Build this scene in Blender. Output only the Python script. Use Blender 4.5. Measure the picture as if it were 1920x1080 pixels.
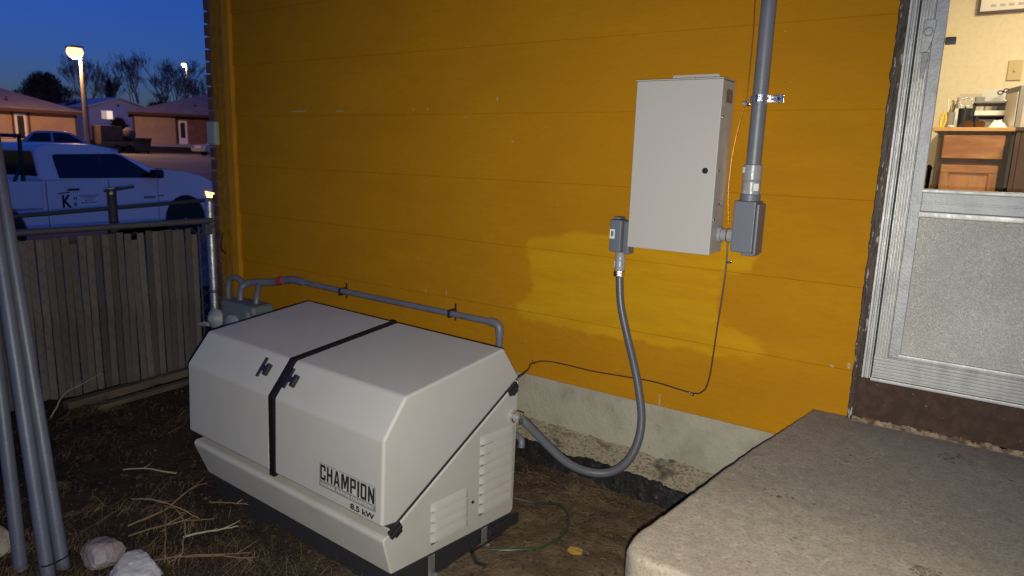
import bpy, bmesh, math, random
from mathutils import Vector, Matrix, noise as mnoise
PI = math.pi
R = math.radians
random.seed(7)
scene = bpy.context.scene
for o in list(bpy.data.objects):
    bpy.data.objects.remove(o)

# ------------------------------------------------------------------ camera
CAM = Vector((4.0179, -2.6755, 1.0348))
yaw, pitch, roll = 0.6055, 0.1903, 0.0304
fw = Vector((-math.sin(yaw) * math.cos(pitch), math.cos(yaw) * math.cos(pitch), -math.sin(pitch)))
rt = Vector((math.cos(yaw), math.sin(yaw), 0))
up = rt.cross(fw)
rt2 = math.cos(roll) * rt + math.sin(roll) * up
up2 = -math.sin(roll) * rt + math.cos(roll) * up
cd = bpy.data.cameras.new("camera")
cam = bpy.data.objects.new("camera", cd)
scene.collection.objects.link(cam)
cd.sensor_width = 36.0
cd.lens = 36.0 * 1297.4 / 1920.0
cd.clip_start = 0.02
cd.clip_end = 2000
cd.dof.use_dof = True
cd.dof.focus_distance = 2.9
cd.dof.aperture_fstop = 5.2
M = Matrix((rt2, up2, -fw)).transposed().to_4x4()
M.translation = CAM
cam.matrix_world = M
scene.camera = cam

# ------------------------------------------------------------------ sky (dusk)
world = bpy.data.worlds.new("World")
scene.world = world
world.use_nodes = True
wn = world.node_tree
bg = wn.nodes["Background"]
sky = wn.nodes.new("ShaderNodeTexSky")
sky.sky_type = 'NISHITA'
sky.sun_disc = False
sky.sun_elevation = R(2.0)
sky.sun_rotation = R(82)
sky.air_density = 1.0
sky.dust_density = 0.3
sky.ozone_density = 4.0
tint = wn.nodes.new("ShaderNodeMix")
tint.data_type = 'RGBA'
tint.blend_type = 'MULTIPLY'
tint.inputs[0].default_value = 1.0
tint.inputs[7].default_value = (0.28, 0.37, 0.98, 1)
wn.links.new(sky.outputs[0], tint.inputs[6])
wn.links.new(tint.outputs[2], bg.inputs[0])
bg.inputs[1].default_value = 0.27

# ------------------------------------------------------------------ the phone's flash (a real lamp next to the lens)
fl = bpy.data.lights.new("camera_flash", 'SPOT')
fl.energy = 310
fl.color = (1.0, 0.96, 0.86)
fl.spot_size = R(112)
fl.spot_blend = 1.0
fl.shadow_soft_size = 0.004
flo = bpy.data.objects.new("camera_flash", fl)
scene.collection.objects.link(flo)
flo.location = CAM - up2 * 0.024 + rt2 * 0.008
aim = (fw + 0.03 * rt2 - 0.13 * up2).normalized()
flo.rotation_euler = aim.to_track_quat('-Z', 'Y').to_euler()

vs = scene.view_settings
vs.view_transform = 'Standard'
vs.look = 'None'
vs.exposure = 0.0
vs.gamma = 1.0
vs.use_curve_mapping = False
scene.cycles.use_denoising = True
scene.cycles.max_bounces = 6

# ------------------------------------------------------------------ helpers
COL = scene.collection


class MB:
    def __init__(s):
        s.v = []
        s.f = []

    def add(s, vs_, fs):
        b = len(s.v)
        s.v += [tuple(p) for p in vs_]
        s.f += [tuple(i + b for i in f) for f in fs]
        return s

    def box(s, x0, x1, y0, y1, z0, z1):
        v = [(x, y, z) for z in (z0, z1) for y in (y0, y1) for x in (x0, x1)]
        return s.add(v, [(0, 2, 3, 1), (4, 5, 7, 6), (0, 1, 5, 4), (2, 6, 7, 3), (0, 4, 6, 2), (1, 3, 7, 5)])

    def obox(s, c, ax, ay, az, sx, sy, sz):
        """box with its own axes"""
        c = Vector(c); v = []
        for k in (-.5, .5):
            for j in (-.5, .5):
                for i in (-.5, .5):
                    v.append(c + Vector(ax) * sx * i + Vector(ay) * sy * j + Vector(az) * sz * k)
        return s.add(v, [(0, 2, 3, 1), (4, 5, 7, 6), (0, 1, 5, 4), (2, 6, 7, 3), (0, 4, 6, 2), (1, 3, 7, 5)])

    def tube(s, path, r, n=10, caps=True):
        P = [Vector(p) for p in path]
        rr = r if isinstance(r, (list, tuple)) else [r] * len(P)
        vs_ = []; fs = []
        ref = None
        for i, p in enumerate(P):
            a = P[max(0, i - 1)]; b = P[min(len(P) - 1, i + 1)]
            t = (b - a)
            if t.length < 1e-9: t = Vector((0, 0, 1))
            t.normalize()
            if ref is None:
                ref = Vector((0, 0, 1)) if abs(t.z) < .9 else Vector((1, 0, 0))
            e1 = (ref - t * ref.dot(t)).normalized(); ref = e1
            e2 = t.cross(e1)
            for k in range(n):
                an = 2 * PI * k / n
                vs_.append(p + (e1 * math.cos(an) + e2 * math.sin(an)) * rr[i])
        for i in range(len(P) - 1):
            for k in range(n):
                k2 = (k + 1) % n
                fs.append((i * n + k, i * n + k2, (i + 1) * n + k2, (i + 1) * n + k))
        if caps:
            fs.append(tuple(range(n - 1, -1, -1)))
            fs.append(tuple(range((len(P) - 1) * n, len(P) * n)))
        return s.add(vs_, fs)

    def lathe(s, base, axis, prof, n=20):
        """prof: list of (distance along axis, radius)"""
        a = Vector(axis).normalized()
        ref = Vector((0, 0, 1)) if abs(a.z) < .9 else Vector((1, 0, 0))
        e1 = (ref - a * ref.dot(a)).normalized(); e2 = a.cross(e1)
        b = Vector(base); vs_ = []; fs = []
        for h, r in prof:
            for k in range(n):
                an = 2 * PI * k / n
                vs_.append(b + a * h + (e1 * math.cos(an) + e2 * math.sin(an)) * r)
        for i in range(len(prof) - 1):
            for k in range(n):
                k2 = (k + 1) % n
                fs.append((i * n + k, i * n + k2, (i + 1) * n + k2, (i + 1) * n + k))
        fs.append(tuple(range(n - 1, -1, -1)))
        fs.append(tuple(range((len(prof) - 1) * n, len(prof) * n)))
        return s.add(vs_, fs)

    def prism(s, poly, mapf, a, b):
        """poly 2D, mapf(p, t) -> 3D, between t=a and t=b"""
        n = len(poly)
        vs_ = [mapf(p, a) for p in poly] + [mapf(p, b) for p in poly]
        fs = [tuple(range(n)), tuple(range(2 * n - 1, n - 1, -1))]
        for i in range(n):
            j = (i + 1) % n
            fs.append((i, i + n, j + n, j))
        return s.add(vs_, fs)

    def grid(s, nx, ny, fn):
        vs_ = [fn(i / nx, j / ny) for j in range(ny + 1) for i in range(nx + 1)]
        fs = [(j * (nx + 1) + i, j * (nx + 1) + i + 1, (j + 1) * (nx + 1) + i + 1, (j + 1) * (nx + 1) + i)
              for j in range(ny) for i in range(nx)]
        return s.add(vs_, fs)


def root_loc(p):
    while p.parent is not None:
        p = p.parent
    return p.get('_local', 0), Vector(p.location)


def obj(name, mb, m, parent=None, bevel=0.0, seg=2, smooth=35, normals=True):
    me = bpy.data.meshes.new(name)
    off = Vector((0, 0, 0))
    if parent is not None:
        loc, l = root_loc(parent)
        if not loc:
            off = l
    me.from_pydata([tuple(Vector(v) - off) for v in mb.v], [], mb.f)
    if bevel or normals:
        bm = bmesh.new(); bm.from_mesh(me)
        if normals: bmesh.ops.recalc_face_normals(bm, faces=bm.faces)
        if bevel:
            es = [e for e in bm.edges if len(e.link_faces) == 2 and e.calc_face_angle(0) > R(28)]
            bmesh.ops.bevel(bm, geom=es, offset=bevel, segments=seg, affect='EDGES', profile=.5, clamp_overlap=True)
        bm.to_mesh(me); bm.free()
    if smooth:
        me.shade_smooth()
        me.set_sharp_from_angle(angle=R(smooth))
    me.materials.append(m)
    o = bpy.data.objects.new(name, me)
    COL.objects.link(o)
    if parent is not None: o.parent = parent
    if bevel and smooth:
        wmod = o.modifiers.new('weighted_normal', 'WEIGHTED_NORMAL'); wmod.keep_sharp = True; wmod.weight = 100
    return o


def thing(name, label, cat, loc=(0, 0, 0), rz=0.0, group=None, local=False):
    o = bpy.data.objects.new(name, None)
    COL.objects.link(o)
    o.location = loc; o.rotation_euler = (0, 0, rz); o.empty_display_size = .1
    o['label'] = label; o['category'] = cat
    if group: o['group'] = group
    if local: o['_local'] = 1
    return o


def tag(o, label, cat, group=None):
    o['label'] = label; o['category'] = cat
    if group: o['group'] = group
    return o


def struct(o):
    o['kind'] = 'structure'
    return o


def mat(name, col, rough=.6, metal=0.0, bump=None, var=None, var2=None, coat=0.0, spec=None, rvar=None, rand=0.0,
        emit=None, stretch=None, bdist=.01):
    """bump (scale, strength); var (scale, colour2, lo, hi); stretch scales the texture space"""
    m = bpy.data.materials.new(name); m.use_nodes = True
    nt = m.node_tree; N = nt.nodes; L = nt.links
    b = N["Principled BSDF"]
    b.inputs["Base Color"].default_value = (*col, 1)
    b.inputs["Roughness"].default_value = rough
    b.inputs["Metallic"].default_value = metal
    if coat:
        b.inputs["Coat Weight"].default_value = coat
        b.inputs["Coat Roughness"].default_value = .08
    if spec is not None: b.inputs["Specular IOR Level"].default_value = spec
    tc = N.new("ShaderNodeTexCoord"); src = tc.outputs["Object"]
    if stretch:
        mp = N.new("ShaderNodeMapping"); mp.inputs["Scale"].default_value = stretch
        L.new(src, mp.inputs[0]); src = mp.outputs[0]
    colout = None

    def nz(scale, detail=4, rgh=.6):
        n = N.new("ShaderNodeTexNoise"); n.inputs["Scale"].default_value = scale
        n.inputs["Detail"].default_value = detail; n.inputs["Roughness"].default_value = rgh
        L.new(src, n.inputs["Vector"]); return n.outputs["Fac"]

    def ramp(s_, lo, hi):
        r = N.new("ShaderNodeMapRange"); r.inputs[1].default_value = lo; r.inputs[2].default_value = hi
        r.interpolation_type = 'SMOOTHSTEP'
        L.new(s_, r.inputs[0]); return r.outputs[0]

    def mix(f, a, b_):
        x = N.new("ShaderNodeMix"); x.data_type = 'RGBA'
        L.new(f, x.inputs[0])
        if isinstance(a, tuple): x.inputs[6].default_value = (*a, 1)
        else: L.new(a, x.inputs[6])
        if isinstance(b_, tuple): x.inputs[7].default_value = (*b_, 1)
        else: L.new(b_, x.inputs[7])
        return x.outputs[2]
    cur = col
    for vv in (var, var2):
        if vv:
            sc_, c2, lo, hi = vv
            cur = mix(ramp(nz(sc_), lo, hi), cur, c2)
    if rand:
        oi = N.new("ShaderNodeObjectInfo"); hs = N.new("ShaderNodeHueSaturation")
        mr = N.new("ShaderNodeMapRange"); mr.inputs[3].default_value = 1 - rand; mr.inputs[4].default_value = 1 + rand
        L.new(oi.outputs["Random"], mr.inputs[0]); L.new(mr.outputs[0], hs.inputs["Value"])
        if isinstance(cur, tuple): hs.inputs["Color"].default_value = (*cur, 1)
        else: L.new(cur, hs.inputs["Color"])
        cur = hs.outputs[0]
    if not isinstance(cur, tuple): L.new(cur, b.inputs["Base Color"])
    if bump:
        bp = N.new("ShaderNodeBump"); bp.inputs["Strength"].default_value = bump[1]; bp.inputs["Distance"].default_value = bdist
        L.new(nz(bump[0], 3, .65), bp.inputs["Height"]); L.new(bp.outputs[0], b.inputs["Normal"])
    if rvar:
        mr = N.new("ShaderNodeMapRange"); mr.inputs[3].default_value = rvar[1]; mr.inputs[4].default_value = rvar[2]
        mr.inputs[1].default_value = .3; mr.inputs[2].default_value = .7
        L.new(nz(rvar[0]), mr.inputs[0]); L.new(mr.outputs[0], b.inputs["Roughness"])
    if emit:
        b.inputs["Emission Color"].default_value = (*emit[0], 1); b.inputs["Emission Strength"].default_value = emit[1]
    m['_cur'] = 0
    return m


def text_mesh(body, size=1.0, extrude=.0, offset=0.0, align='LEFT'):
    cu = bpy.data.curves.new("lettering", 'FONT')
    cu.body = body; cu.size = size; cu.extrude = extrude; cu.offset = offset; cu.align_x = align
    ob = bpy.data.objects.new("lettering", cu); COL.objects.link(ob)
    dg = bpy.context.evaluated_depsgraph_get(); dg.update()
    me = ob.evaluated_get(dg).to_mesh()
    vs_ = [v.co.copy() for v in me.vertices]; fs = [tuple(p.vertices) for p in me.polygons]
    bpy.data.objects.remove(ob); bpy.data.curves.remove(cu)
    return vs_, fs


def fit_text(body, u0, u1, w0, w1, place, offset=0.0, ext=.004):
    """lettering stretched to the rectangle, place(u,w,h) -> 3D"""
    vs_, fs = text_mesh(body, 1.0, ext, offset)
    xs = [v.x for v in vs_]; ys = [v.y for v in vs_]
    mx, Mx, my, My = min(xs), max(xs), min(ys), max(ys)
    return MB().add([place(u0 + (v.x - mx) / (Mx - mx) * (u1 - u0), w0 + (v.y - my) / (My - my) * (w1 - w0),
                           .0009 if v.z > 0 else -.0005) for v in vs_], fs)


def fbm(x, y, z=0.0, o=4):
    return mnoise.fractal(Vector((x, y, z)), .6, 2.0, o)


def lerp_tab(t, tab):
    if t <= tab[0][0]: return tab[0][1]
    for (a, va), (b, vb) in zip(tab, tab[1:]):
        if t <= b:
            k = (t - a) / (b - a); return va + (vb - va) * k
    return tab[-1][1]


def catmull(pts, k=6):
    P = [Vector(p) for p in pts]; out = []
    for i in range(len(P) - 1):
        p0 = P[max(0, i - 1)]; p1 = P[i]; p2 = P[i + 1]; p3 = P[min(len(P) - 1, i + 2)]
        for j in range(k):
            t = j / k
            out.append(.5 * ((2 * p1) + (p2 - p0) * t + (2 * p0 - 5 * p1 + 4 * p2 - p3) * t * t + (3 * p1 - p0 - 3 * p2 + p3) * t ** 3))
    out.append(P[-1]); return out

# ------------------------------------------------------------------ materials
OCH = (.412, .189, .003)
FRESH = (.468, .250, .005)


def siding_mat():
    m = bpy.data.materials.new("ochre_siding_paint"); m.use_nodes = True
    nt = m.node_tree; N = nt.nodes; L = nt.links; b = N["Principled BSDF"]
    b.inputs["Roughness"].default_value = .8
    b.inputs["Specular IOR Level"].default_value = .12
    tc = N.new("ShaderNodeTexCoord"); src = tc.outputs["Object"]

    def nz(scale, st=(1, 1, 1), d=6):
        mp = N.new("ShaderNodeMapping"); mp.inputs["Scale"].default_value = st; L.new(src, mp.inputs[0])
        n = N.new("ShaderNodeTexNoise"); n.inputs["Scale"].default_value = scale; n.inputs["Detail"].default_value = d
        n.inputs["Roughness"].default_value = .6
        L.new(mp.outputs[0], n.inputs[0]); return n.outputs["Fac"]

    def mr(x, a, b_, c, d, sm=True):
        r = N.new("ShaderNodeMapRange"); r.interpolation_type = 'SMOOTHSTEP' if sm else 'LINEAR'
        for i, v in enumerate((a, b_, c, d)): r.inputs[i + 1].default_value = v
        L.new(x, r.inputs[0]); return r.outputs[0]

    def mixc(f, a, c):
        x = N.new("ShaderNodeMix"); x.data_type = 'RGBA'; L.new(f, x.inputs[0])
        for i, q in ((6, a), (7, c)):
            if isinstance(q, tuple): x.inputs[i].default_value = (*q, 1)
            else: L.new(q, x.inputs[i])
        return x.outputs[2]
    at = N.new("ShaderNodeAttribute"); at.attribute_name = "fresh"
    ad = N.new("ShaderNodeMath"); ad.operation = 'MULTIPLY_ADD'
    L.new(nz(9, (1, 1, 2.2), 3), ad.inputs[0]); ad.inputs[1].default_value = .085; L.new(at.outputs["Fac"], ad.inputs[2])
    fr = mr(ad.outputs[0], .030, .058, 1, 0)
    base = mixc(mr(nz(1.6, (1, 1, 3)), .35, .7, 0, 1), OCH, (.355, .158, .003))
    base = mixc(mr(nz(60, (.25, 1, 1)), .3, .8, 0, .55), base, (.335, .152, .006))
    base = mixc(mr(nz(9, (.5, 1, 2.5)), .62, .74, 0, .35), base, (.33, .17, .02))
    base = mixc(mr(nz(.9, (1, 1, 1.6), 3), .38, .66, 0, .6), base, (.38, .168, .004))
    fc = mixc(mr(nz(26, (.12, 1, 1), 4), .35, .7, 0, 1), FRESH, (.43, .215, .004))
    base = mixc(fr, base, fc)
    ch = mr(nz(38, (.5, 1, 1.3), 3), .735, .76, 0, .75)
    base = mixc(ch, base, (.42, .30, .17))
    L.new(base, b.inputs["Base Color"])
    bp = N.new("ShaderNodeBump"); bp.inputs["Strength"].default_value = .45; bp.inputs["Distance"].default_value = .004
    L.new(nz(120, (.22, 1, 1), 6), bp.inputs["Height"])
    bp2 = N.new("ShaderNodeBump"); bp2.inputs["Strength"].default_value = .35; bp2.inputs["Distance"].default_value = .02
    L.new(nz(5, (.4, 1, 2), 3), bp2.inputs["Height"]); L.new(bp.outputs[0], bp2.inputs["Normal"])
    L.new(bp2.outputs[0], b.inputs["Normal"])
    return m


M_side = siding_mat()
M_chipw = mat('bare_chipped_board', (.42, .33, .20), .85, var=(200, (.30, .2, .08), .4, .6))
M_trim = mat("ochre_trim_paint", (.46, .21, .006), .75, bump=(90, .2), var=(8, (.40, .18, .006), .4, .7), spec=.2)
M_dullpaint = mat("old_ochre_paint", (.33, .155, .006), .8, bump=(60, .3), var=(20, (.25, .115, .008), .4, .65), spec=.2)
M_found = mat("foundation_concrete", (.33, .31, .235), .85, bump=(40, .5), var=(5, (.25, .23, .165), .4, .68), var2=(30, (.20, .17, .11), .62, .75))
M_crumb = mat("crumbling_concrete", (.25, .215, .145), .95, bump=(60, .6), var=(70, (.12, .095, .06), .46, .64), var2=(7, (.055, .044, .03), .50, .68), stretch=(1, 1, 2))
M_tar = mat("black_tar_coating", (.007, .007, .007), .8, bump=(35, .5), var=(70, (.05, .04, .03), .60, .70), rvar=(60, .35, .95), spec=.3)
M_brick = mat("brick_dark_red", (.16, .075, .05), .9, bump=(60, .5), var=(12, (.10, .045, .035), .4, .7), rand=.25)
M_mortar = mat("brick_mortar", (.22, .19, .15), .95, bump=(80, .5))
M_brown = mat("brown_peeling_paint", (.058, .032, .019), .7, spec=.25, bump=(40, .15), var=(34, (.040, .022, .014), .4, .6), var2=(90, (.36, .26, .17), .70, .74))
M_jamb = mat("brown_peeling_jamb_paint", (.055, .032, .020), .6, bump=(50, .7), var=(30, (.030, .018, .012), .4, .6), var2=(80, (.30, .285, .25), .60, .65), stretch=(1.3, 1, .28))
M_chip = mat("chipped_sill_edge", (.30, .22, .14), .85, bump=(70, .9), var=(30, (.10, .06, .03), .4, .6), var2=(40, (.42, .20, .04), .62, .7))
M_alu = mat("weathered_aluminium", (.46, .465, .44), .46, metal=.35, bump=(120, .12), var=(18, (.36, .365, .35), .42, .7), rvar=(40, .40, .56), stretch=(1, 1, .3))
M_aludull = mat("dull_aluminium", (.37, .38, .375), .55, metal=.35, bump=(90, .2), var=(14, (.30, .31, .32), .4, .7))
M_gap = mat("black_rubber_gasket", (.01, .01, .01), .7)
M_chrome = mat("zinc_plated_steel", (.72, .73, .74), .22, metal=1.0, bump=(60, .2))
M_galv = mat("galvanised_steel", (.45, .46, .46), .42, metal=.8, bump=(60, .25), var=(25, (.30, .31, .31), .4, .65))
M_pvc = mat("grey_pvc", (.135, .145, .165), .42, bump=(120, .08), var=(9, (.115, .122, .14), .4, .7))
M_lb = mat("grey_cast_fitting", (.125, .14, .165), .45, bump=(160, .12))
M_coup = mat("grey_primer_coupling", (.27, .28, .29), .3, bump=(60, .15), var=(30, (.40, .41, .42), .55, .7))
M_flex = mat("grey_liquidtight", (.080, .085, .095), .38, bump=(200, .06))
M_encl = mat("beige_grey_enamel", (.42, .405, .365), .45, bump=(260, .06), coat=.0)
M_genl = mat("generator_beige_paint", (.352, .343, .312), .6, var=(3, (.336, .328, .295), .45, .7), var2=(170, (.28, .26, .22), .73, .78), bump=(320, .08), bdist=.002, spec=.3)
M_genb = mat("generator_base_paint", (.355, .345, .305), .6, var=(5, (.33, .318, .275), .45, .7), var2=(120, (.25, .22, .165), .70, .76), bump=(320, .08), bdist=.002, spec=.3)
M_black = mat("black_plastic", (.012, .012, .014), .38)
M_seam = mat("black_seam_rubber", (.006, .006, .007), .55, spec=.2)
M_pole2 = mat("blue_grey_conduit", (.085, .098, .128), .45, bump=(60, .1), var=(7, (.07, .08, .105), .4, .7))
M_blackm = mat("black_matt_rubber", (.010, .010, .011), .75, bump=(40, .3))
M_print = mat("black_print", (.012, .012, .013), .6)
M_pgrey = mat("grey_print", (.16, .16, .155), .6)
M_plight = mat("light_grey_print", (.36, .35, .32), .6)
M_white = mat("white_label_paper", (.75, .75, .72), .6)
M_stick = mat("brown_sticker", (.16, .10, .07), .6, var=(120, (.30, .2, .14), .5, .6))
M_red = mat("red_valve_paint", (.45, .03, .03), .5)
M_meter = mat("gas_meter_green_grey", (.13, .16, .15), .55, bump=(50, .3))
M_meterl = mat("gas_meter_pale_grey", (.30, .33, .33), .5, bump=(50, .3))
M_util = mat("pale_green_utility_box", (.27, .33, .27), .5)
M_cable = mat("brown_cable", (.045, .022, .015), .45)
M_copper = mat("copper_wire", (.80, .42, .12), .28, metal=1.0)
M_green = mat("dark_green_hose", (.018, .035, .016), .45)
M_soil = None
M_porch = None
M_rock = mat("grey_field_rock", (.33, .33, .33), .9, bump=(12, .7), var=(5, (.22, .20, .20), .4, .65), var2=(30, (.48, .47, .45), .6, .72), bdist=.02)
M_rock2 = mat("brownish_field_rock", (.27, .24, .23), .9, bump=(14, .7), var=(6, (.17, .14, .13), .4, .65), bdist=.02)
M_rock3 = mat("tan_field_rock", (.36, .33, .26), .9, bump=(14, .6), var=(6, (.24, .22, .17), .4, .65), bdist=.02)
M_timber = mat("weathered_timber", (.115, .09, .06), .9, bump=(40, .6), var=(9, (.06, .045, .03), .4, .65), stretch=(1, .2, 1))
M_slat = mat("weathered_fence_slat", (.110, .094, .074), .9, bump=(30, .5), var=(9, (.085, .07, .055), .42, .66), var2=(40, (.04, .033, .028), .63, .75), rand=.38, stretch=(1, 1, .35))
M_wire = mat("chain_link_wire", (.11, .11, .105), .6, metal=.3)
M_rail = mat("fence_rail_steel", (.10, .105, .11), .55, metal=.4, bump=(30, .3))
M_stem = mat("dry_stem", (.185, .125, .068), .85, rand=.35, spec=.2)
M_stem2 = mat("pale_dry_stem", (.30, .25, .17), .85)
M_straw = mat("dead_straw", (.165, .112, .058), .9, var=(3, (.065, .042, .025), .4, .62), var2=(9, (.27, .20, .11), .6, .72), spec=.2)
M_leaf = mat("yellow_leaf", (.34, .21, .03), .7, bump=(60, .3))
M_wood = mat("oak_cabinet", (.40, .19, .070), .45, bump=(50, .2), var=(7, (.26, .10, .03), .4, .65), stretch=(.25, 1, 1))
M_woodv = mat("oak_cabinet_upright", (.40, .19, .070), .45, bump=(50, .2), var=(7, (.26, .10, .03), .4, .65), stretch=(1, 1, .2))
M_ctop = mat("oak_countertop_edge", (.58, .33, .11), .4, var=(9, (.48, .26, .08), .4, .65), stretch=(.3, 1, 1))
M_dwood = mat("dark_brown_wood", (.075, .038, .02), .5, var=(9, (.05, .025, .014), .4, .65), stretch=(1, 1, .3))
M_iwall = mat("cream_wallpaper", (.72, .64, .46), .8, bump=(80, .15), var=(30, (.68, .60, .42), .45, .65))
M_ifloor = mat("brown_vinyl_floor", (.20, .12, .07), .6, bump=(40, .2))
M_paper = mat("white_paper", (.80, .78, .72), .7)
M_plastic = mat("ivory_plastic", (.52, .42, .22), .5)
M_greyp = mat("grey_plastic", (.22, .21, .20), .5)
M_yel = mat("yellow_plastic", (.75, .55, .05), .4)
M_carpaint = mat("white_truck_paint", (.90, .90, .90), .35, coat=.15)
M_cardark = mat("dark_truck_paint", (.012, .013, .018), .22, coat=.6)
M_carsilver = mat("silver_blue_car_paint", (.34, .38, .42), .25, metal=.4, coat=.6)
M_carblue = mat("pale_blue_car_paint", (.40, .44, .50), .25, metal=.3, coat=.6)
M_cglass = mat("dark_car_glass", (.008, .009, .011), .06, spec=.6)
M_tyre = mat("tyre_rubber", (.012, .012, .012), .8)
M_rim = mat("wheel_rim", (.30, .30, .31), .35, metal=.8)
M_amber = mat("lit_amber_lamp", (.9, .35, .05), .3, emit=((1, .42, .08), 9))
M_tail = mat("red_tail_lamp", (.35, .01, .01), .3)
M_card = mat("brown_cardboard", (.105, .07, .055), .85, var=(2, (.08, .052, .04), .4, .6))
M_roofp = mat("pale_shingle_roof", (.30, .255, .26), .9, bump=(3, .3), var=(1.5, (.25, .21, .215), .4, .6))
M_tan = mat("tan_house_wall", (.38, .27, .19), .85, bump=(6, .2), var=(1.2, (.33, .23, .16), .4, .65))
M_redwall = mat("red_brown_brick_wall", (.22, .11, .08), .9, bump=(8, .3), var=(2, (.16, .08, .06), .4, .6))
M_fascia = mat("dark_brown_fascia", (.07, .035, .03), .8)
M_whitewall = mat("white_house_siding", (.62, .63, .66), .8, bump=(6, .15))
M_whitep = mat("white_paint", (.72, .70, .70), .6)
M_dglass = mat("dark_window_glass", (.015, .012, .015), .1)
M_lit = mat("lit_window", (.8, .7, .6), .5, emit=((1.0, .80, .62), .85))
M_lit2 = mat("curtained_lit_window", (.6, .5, .45), .6, emit=((1.0, .72, .60), .38))
M_bark = mat("hazed_tree_bark", (.19, .165, .17), .95)  # bark lightened so the colour carries the haze on far trees
M_pine = mat("conifer_needles", (.018, .024, .018), .9, rand=.2)
M_bush = mat("dark_bush_twigs", (.04, .032, .036), .95)
M_lampglow = mat("sodium_lamp_glass", (1, .8, .5), .4, emit=((1.0, .58, .24), 2.4))
M_pole = mat("street_lamp_pole", (.20, .185, .17), .6, metal=.3)
M_road = mat("asphalt_road", (.13, .128, .13), .9, bump=(8, .3), var=(.6, (.105, .102, .105), .4, .6), var2=(.25, (.17, .165, .165), .5, .62))
M_walk = mat("concrete_pavement", (.36, .34, .34), .9, bump=(10, .3))


def glass_mat():
    m = bpy.data.materials.new("window_glass"); m.use_nodes = True
    nt = m.node_tree; N = nt.nodes; L = nt.links
    N.remove(N["Principled BSDF"])
    t = N.new("ShaderNodeBsdfTransparent"); t.inputs[0].default_value = (.93, .95, .93, 1)
    g = N.new("ShaderNodeBsdfGlossy"); g.inputs["Roughness"].default_value = .02
    f = N.new("ShaderNodeFresnel"); f.inputs[0].default_value = 1.45
    mx = N.new("ShaderNodeMixShader")
    L.new(f.outputs[0], mx.inputs[0]); L.new(t.outputs[0], mx.inputs[1]); L.new(g.outputs[0], mx.inputs[2])
    L.new(mx.outputs[0], N["Material Output"].inputs[0])
    return m


M_glass = glass_mat()


def pebble_mat():
    m = mat("pebbled_aluminium_panel", (.40, .40, .375), .38, metal=.1)
    nt = m.node_tree; N = nt.nodes; L = nt.links; b = N["Principled BSDF"]
    tc = N.new("ShaderNodeTexCoord")
    v = N.new("ShaderNodeTexVoronoi"); v.feature = 'SMOOTH_F1'; v.inputs["Scale"].default_value = 150
    n = N.new("ShaderNodeTexNoise"); n.inputs["Scale"].default_value = 90; n.inputs["Detail"].default_value = 3
    n2 = N.new("ShaderNodeTexNoise"); n2.inputs["Scale"].default_value = 4; n2.inputs["Detail"].default_value = 4
    mixv = N.new("ShaderNodeMix"); mixv.data_type = 'VECTOR'; mixv.inputs[0].default_value = .06
    L.new(tc.outputs["Object"], mixv.inputs[4]); L.new(n.outputs["Color"], mixv.inputs[5])
    L.new(mixv.outputs[1], v.inputs["Vector"]); L.new(tc.outputs["Object"], n.inputs[0]); L.new(tc.outputs["Object"], n2.inputs[0])
    bp = N.new("ShaderNodeBump"); bp.inputs["Strength"].default_value = .8; bp.inputs["Distance"].default_value = .006
    L.new(v.outputs["Distance"], bp.inputs["Height"]); L.new(bp.outputs[0], b.inputs["Normal"])
    r = N.new("ShaderNodeMapRange"); r.inputs[1].default_value = .3; r.inputs[2].default_value = .7
    L.new(n2.outputs["Fac"], r.inputs[0])
    x = N.new("ShaderNodeMix"); x.data_type = 'RGBA'; x.inputs[6].default_value = (.62, .61, .53, 1); x.inputs[7].default_value = (.50, .495, .43, 1)
    L.new(r.outputs[0], x.inputs[0]); L.new(x.outputs[2], b.inputs["Base Color"])
    return m


M_pebble = pebble_mat()


def soil_mat():
    m = mat("dark_damp_soil", (.030, .020, .013), .95, bump=(55, .6), var=(2.2, (.018, .012, .009), .42, .62), var2=(45, (.07, .048, .03), .62, .74), bdist=.02, spec=.15)
    nt = m.node_tree; N = nt.nodes; L = nt.links; b = N["Principled BSDF"]
    old = b.inputs["Base Color"].links[0].from_socket
    at = N.new("ShaderNodeAttribute"); at.attribute_name = "compact"
    n = N.new("ShaderNodeTexNoise"); n.inputs["Scale"].default_value = 22; n.inputs["Detail"].default_value = 5
    tc = N.new("ShaderNodeTexCoord"); L.new(tc.outputs["Object"], n.inputs[0])
    r = N.new("ShaderNodeMapRange"); r.inputs[1].default_value = .35; r.inputs[2].default_value = .7; L.new(n.outputs["Fac"], r.inputs[0])
    d = N.new("ShaderNodeMix"); d.data_type = 'RGBA'; d.inputs[6].default_value = (.115, .082, .048, 1); d.inputs[7].default_value = (.070, .048, .028, 1)
    L.new(r.outputs[0], d.inputs[0])
    x = N.new("ShaderNodeMix"); x.data_type = 'RGBA'; L.new(at.outputs["Fac"], x.inputs[0]); L.new(old, x.inputs[6]); L.new(d.outputs[2], x.inputs[7])
    L.new(x.outputs[2], b.inputs["Base Color"])
    return m


M_soil = soil_mat()


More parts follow.
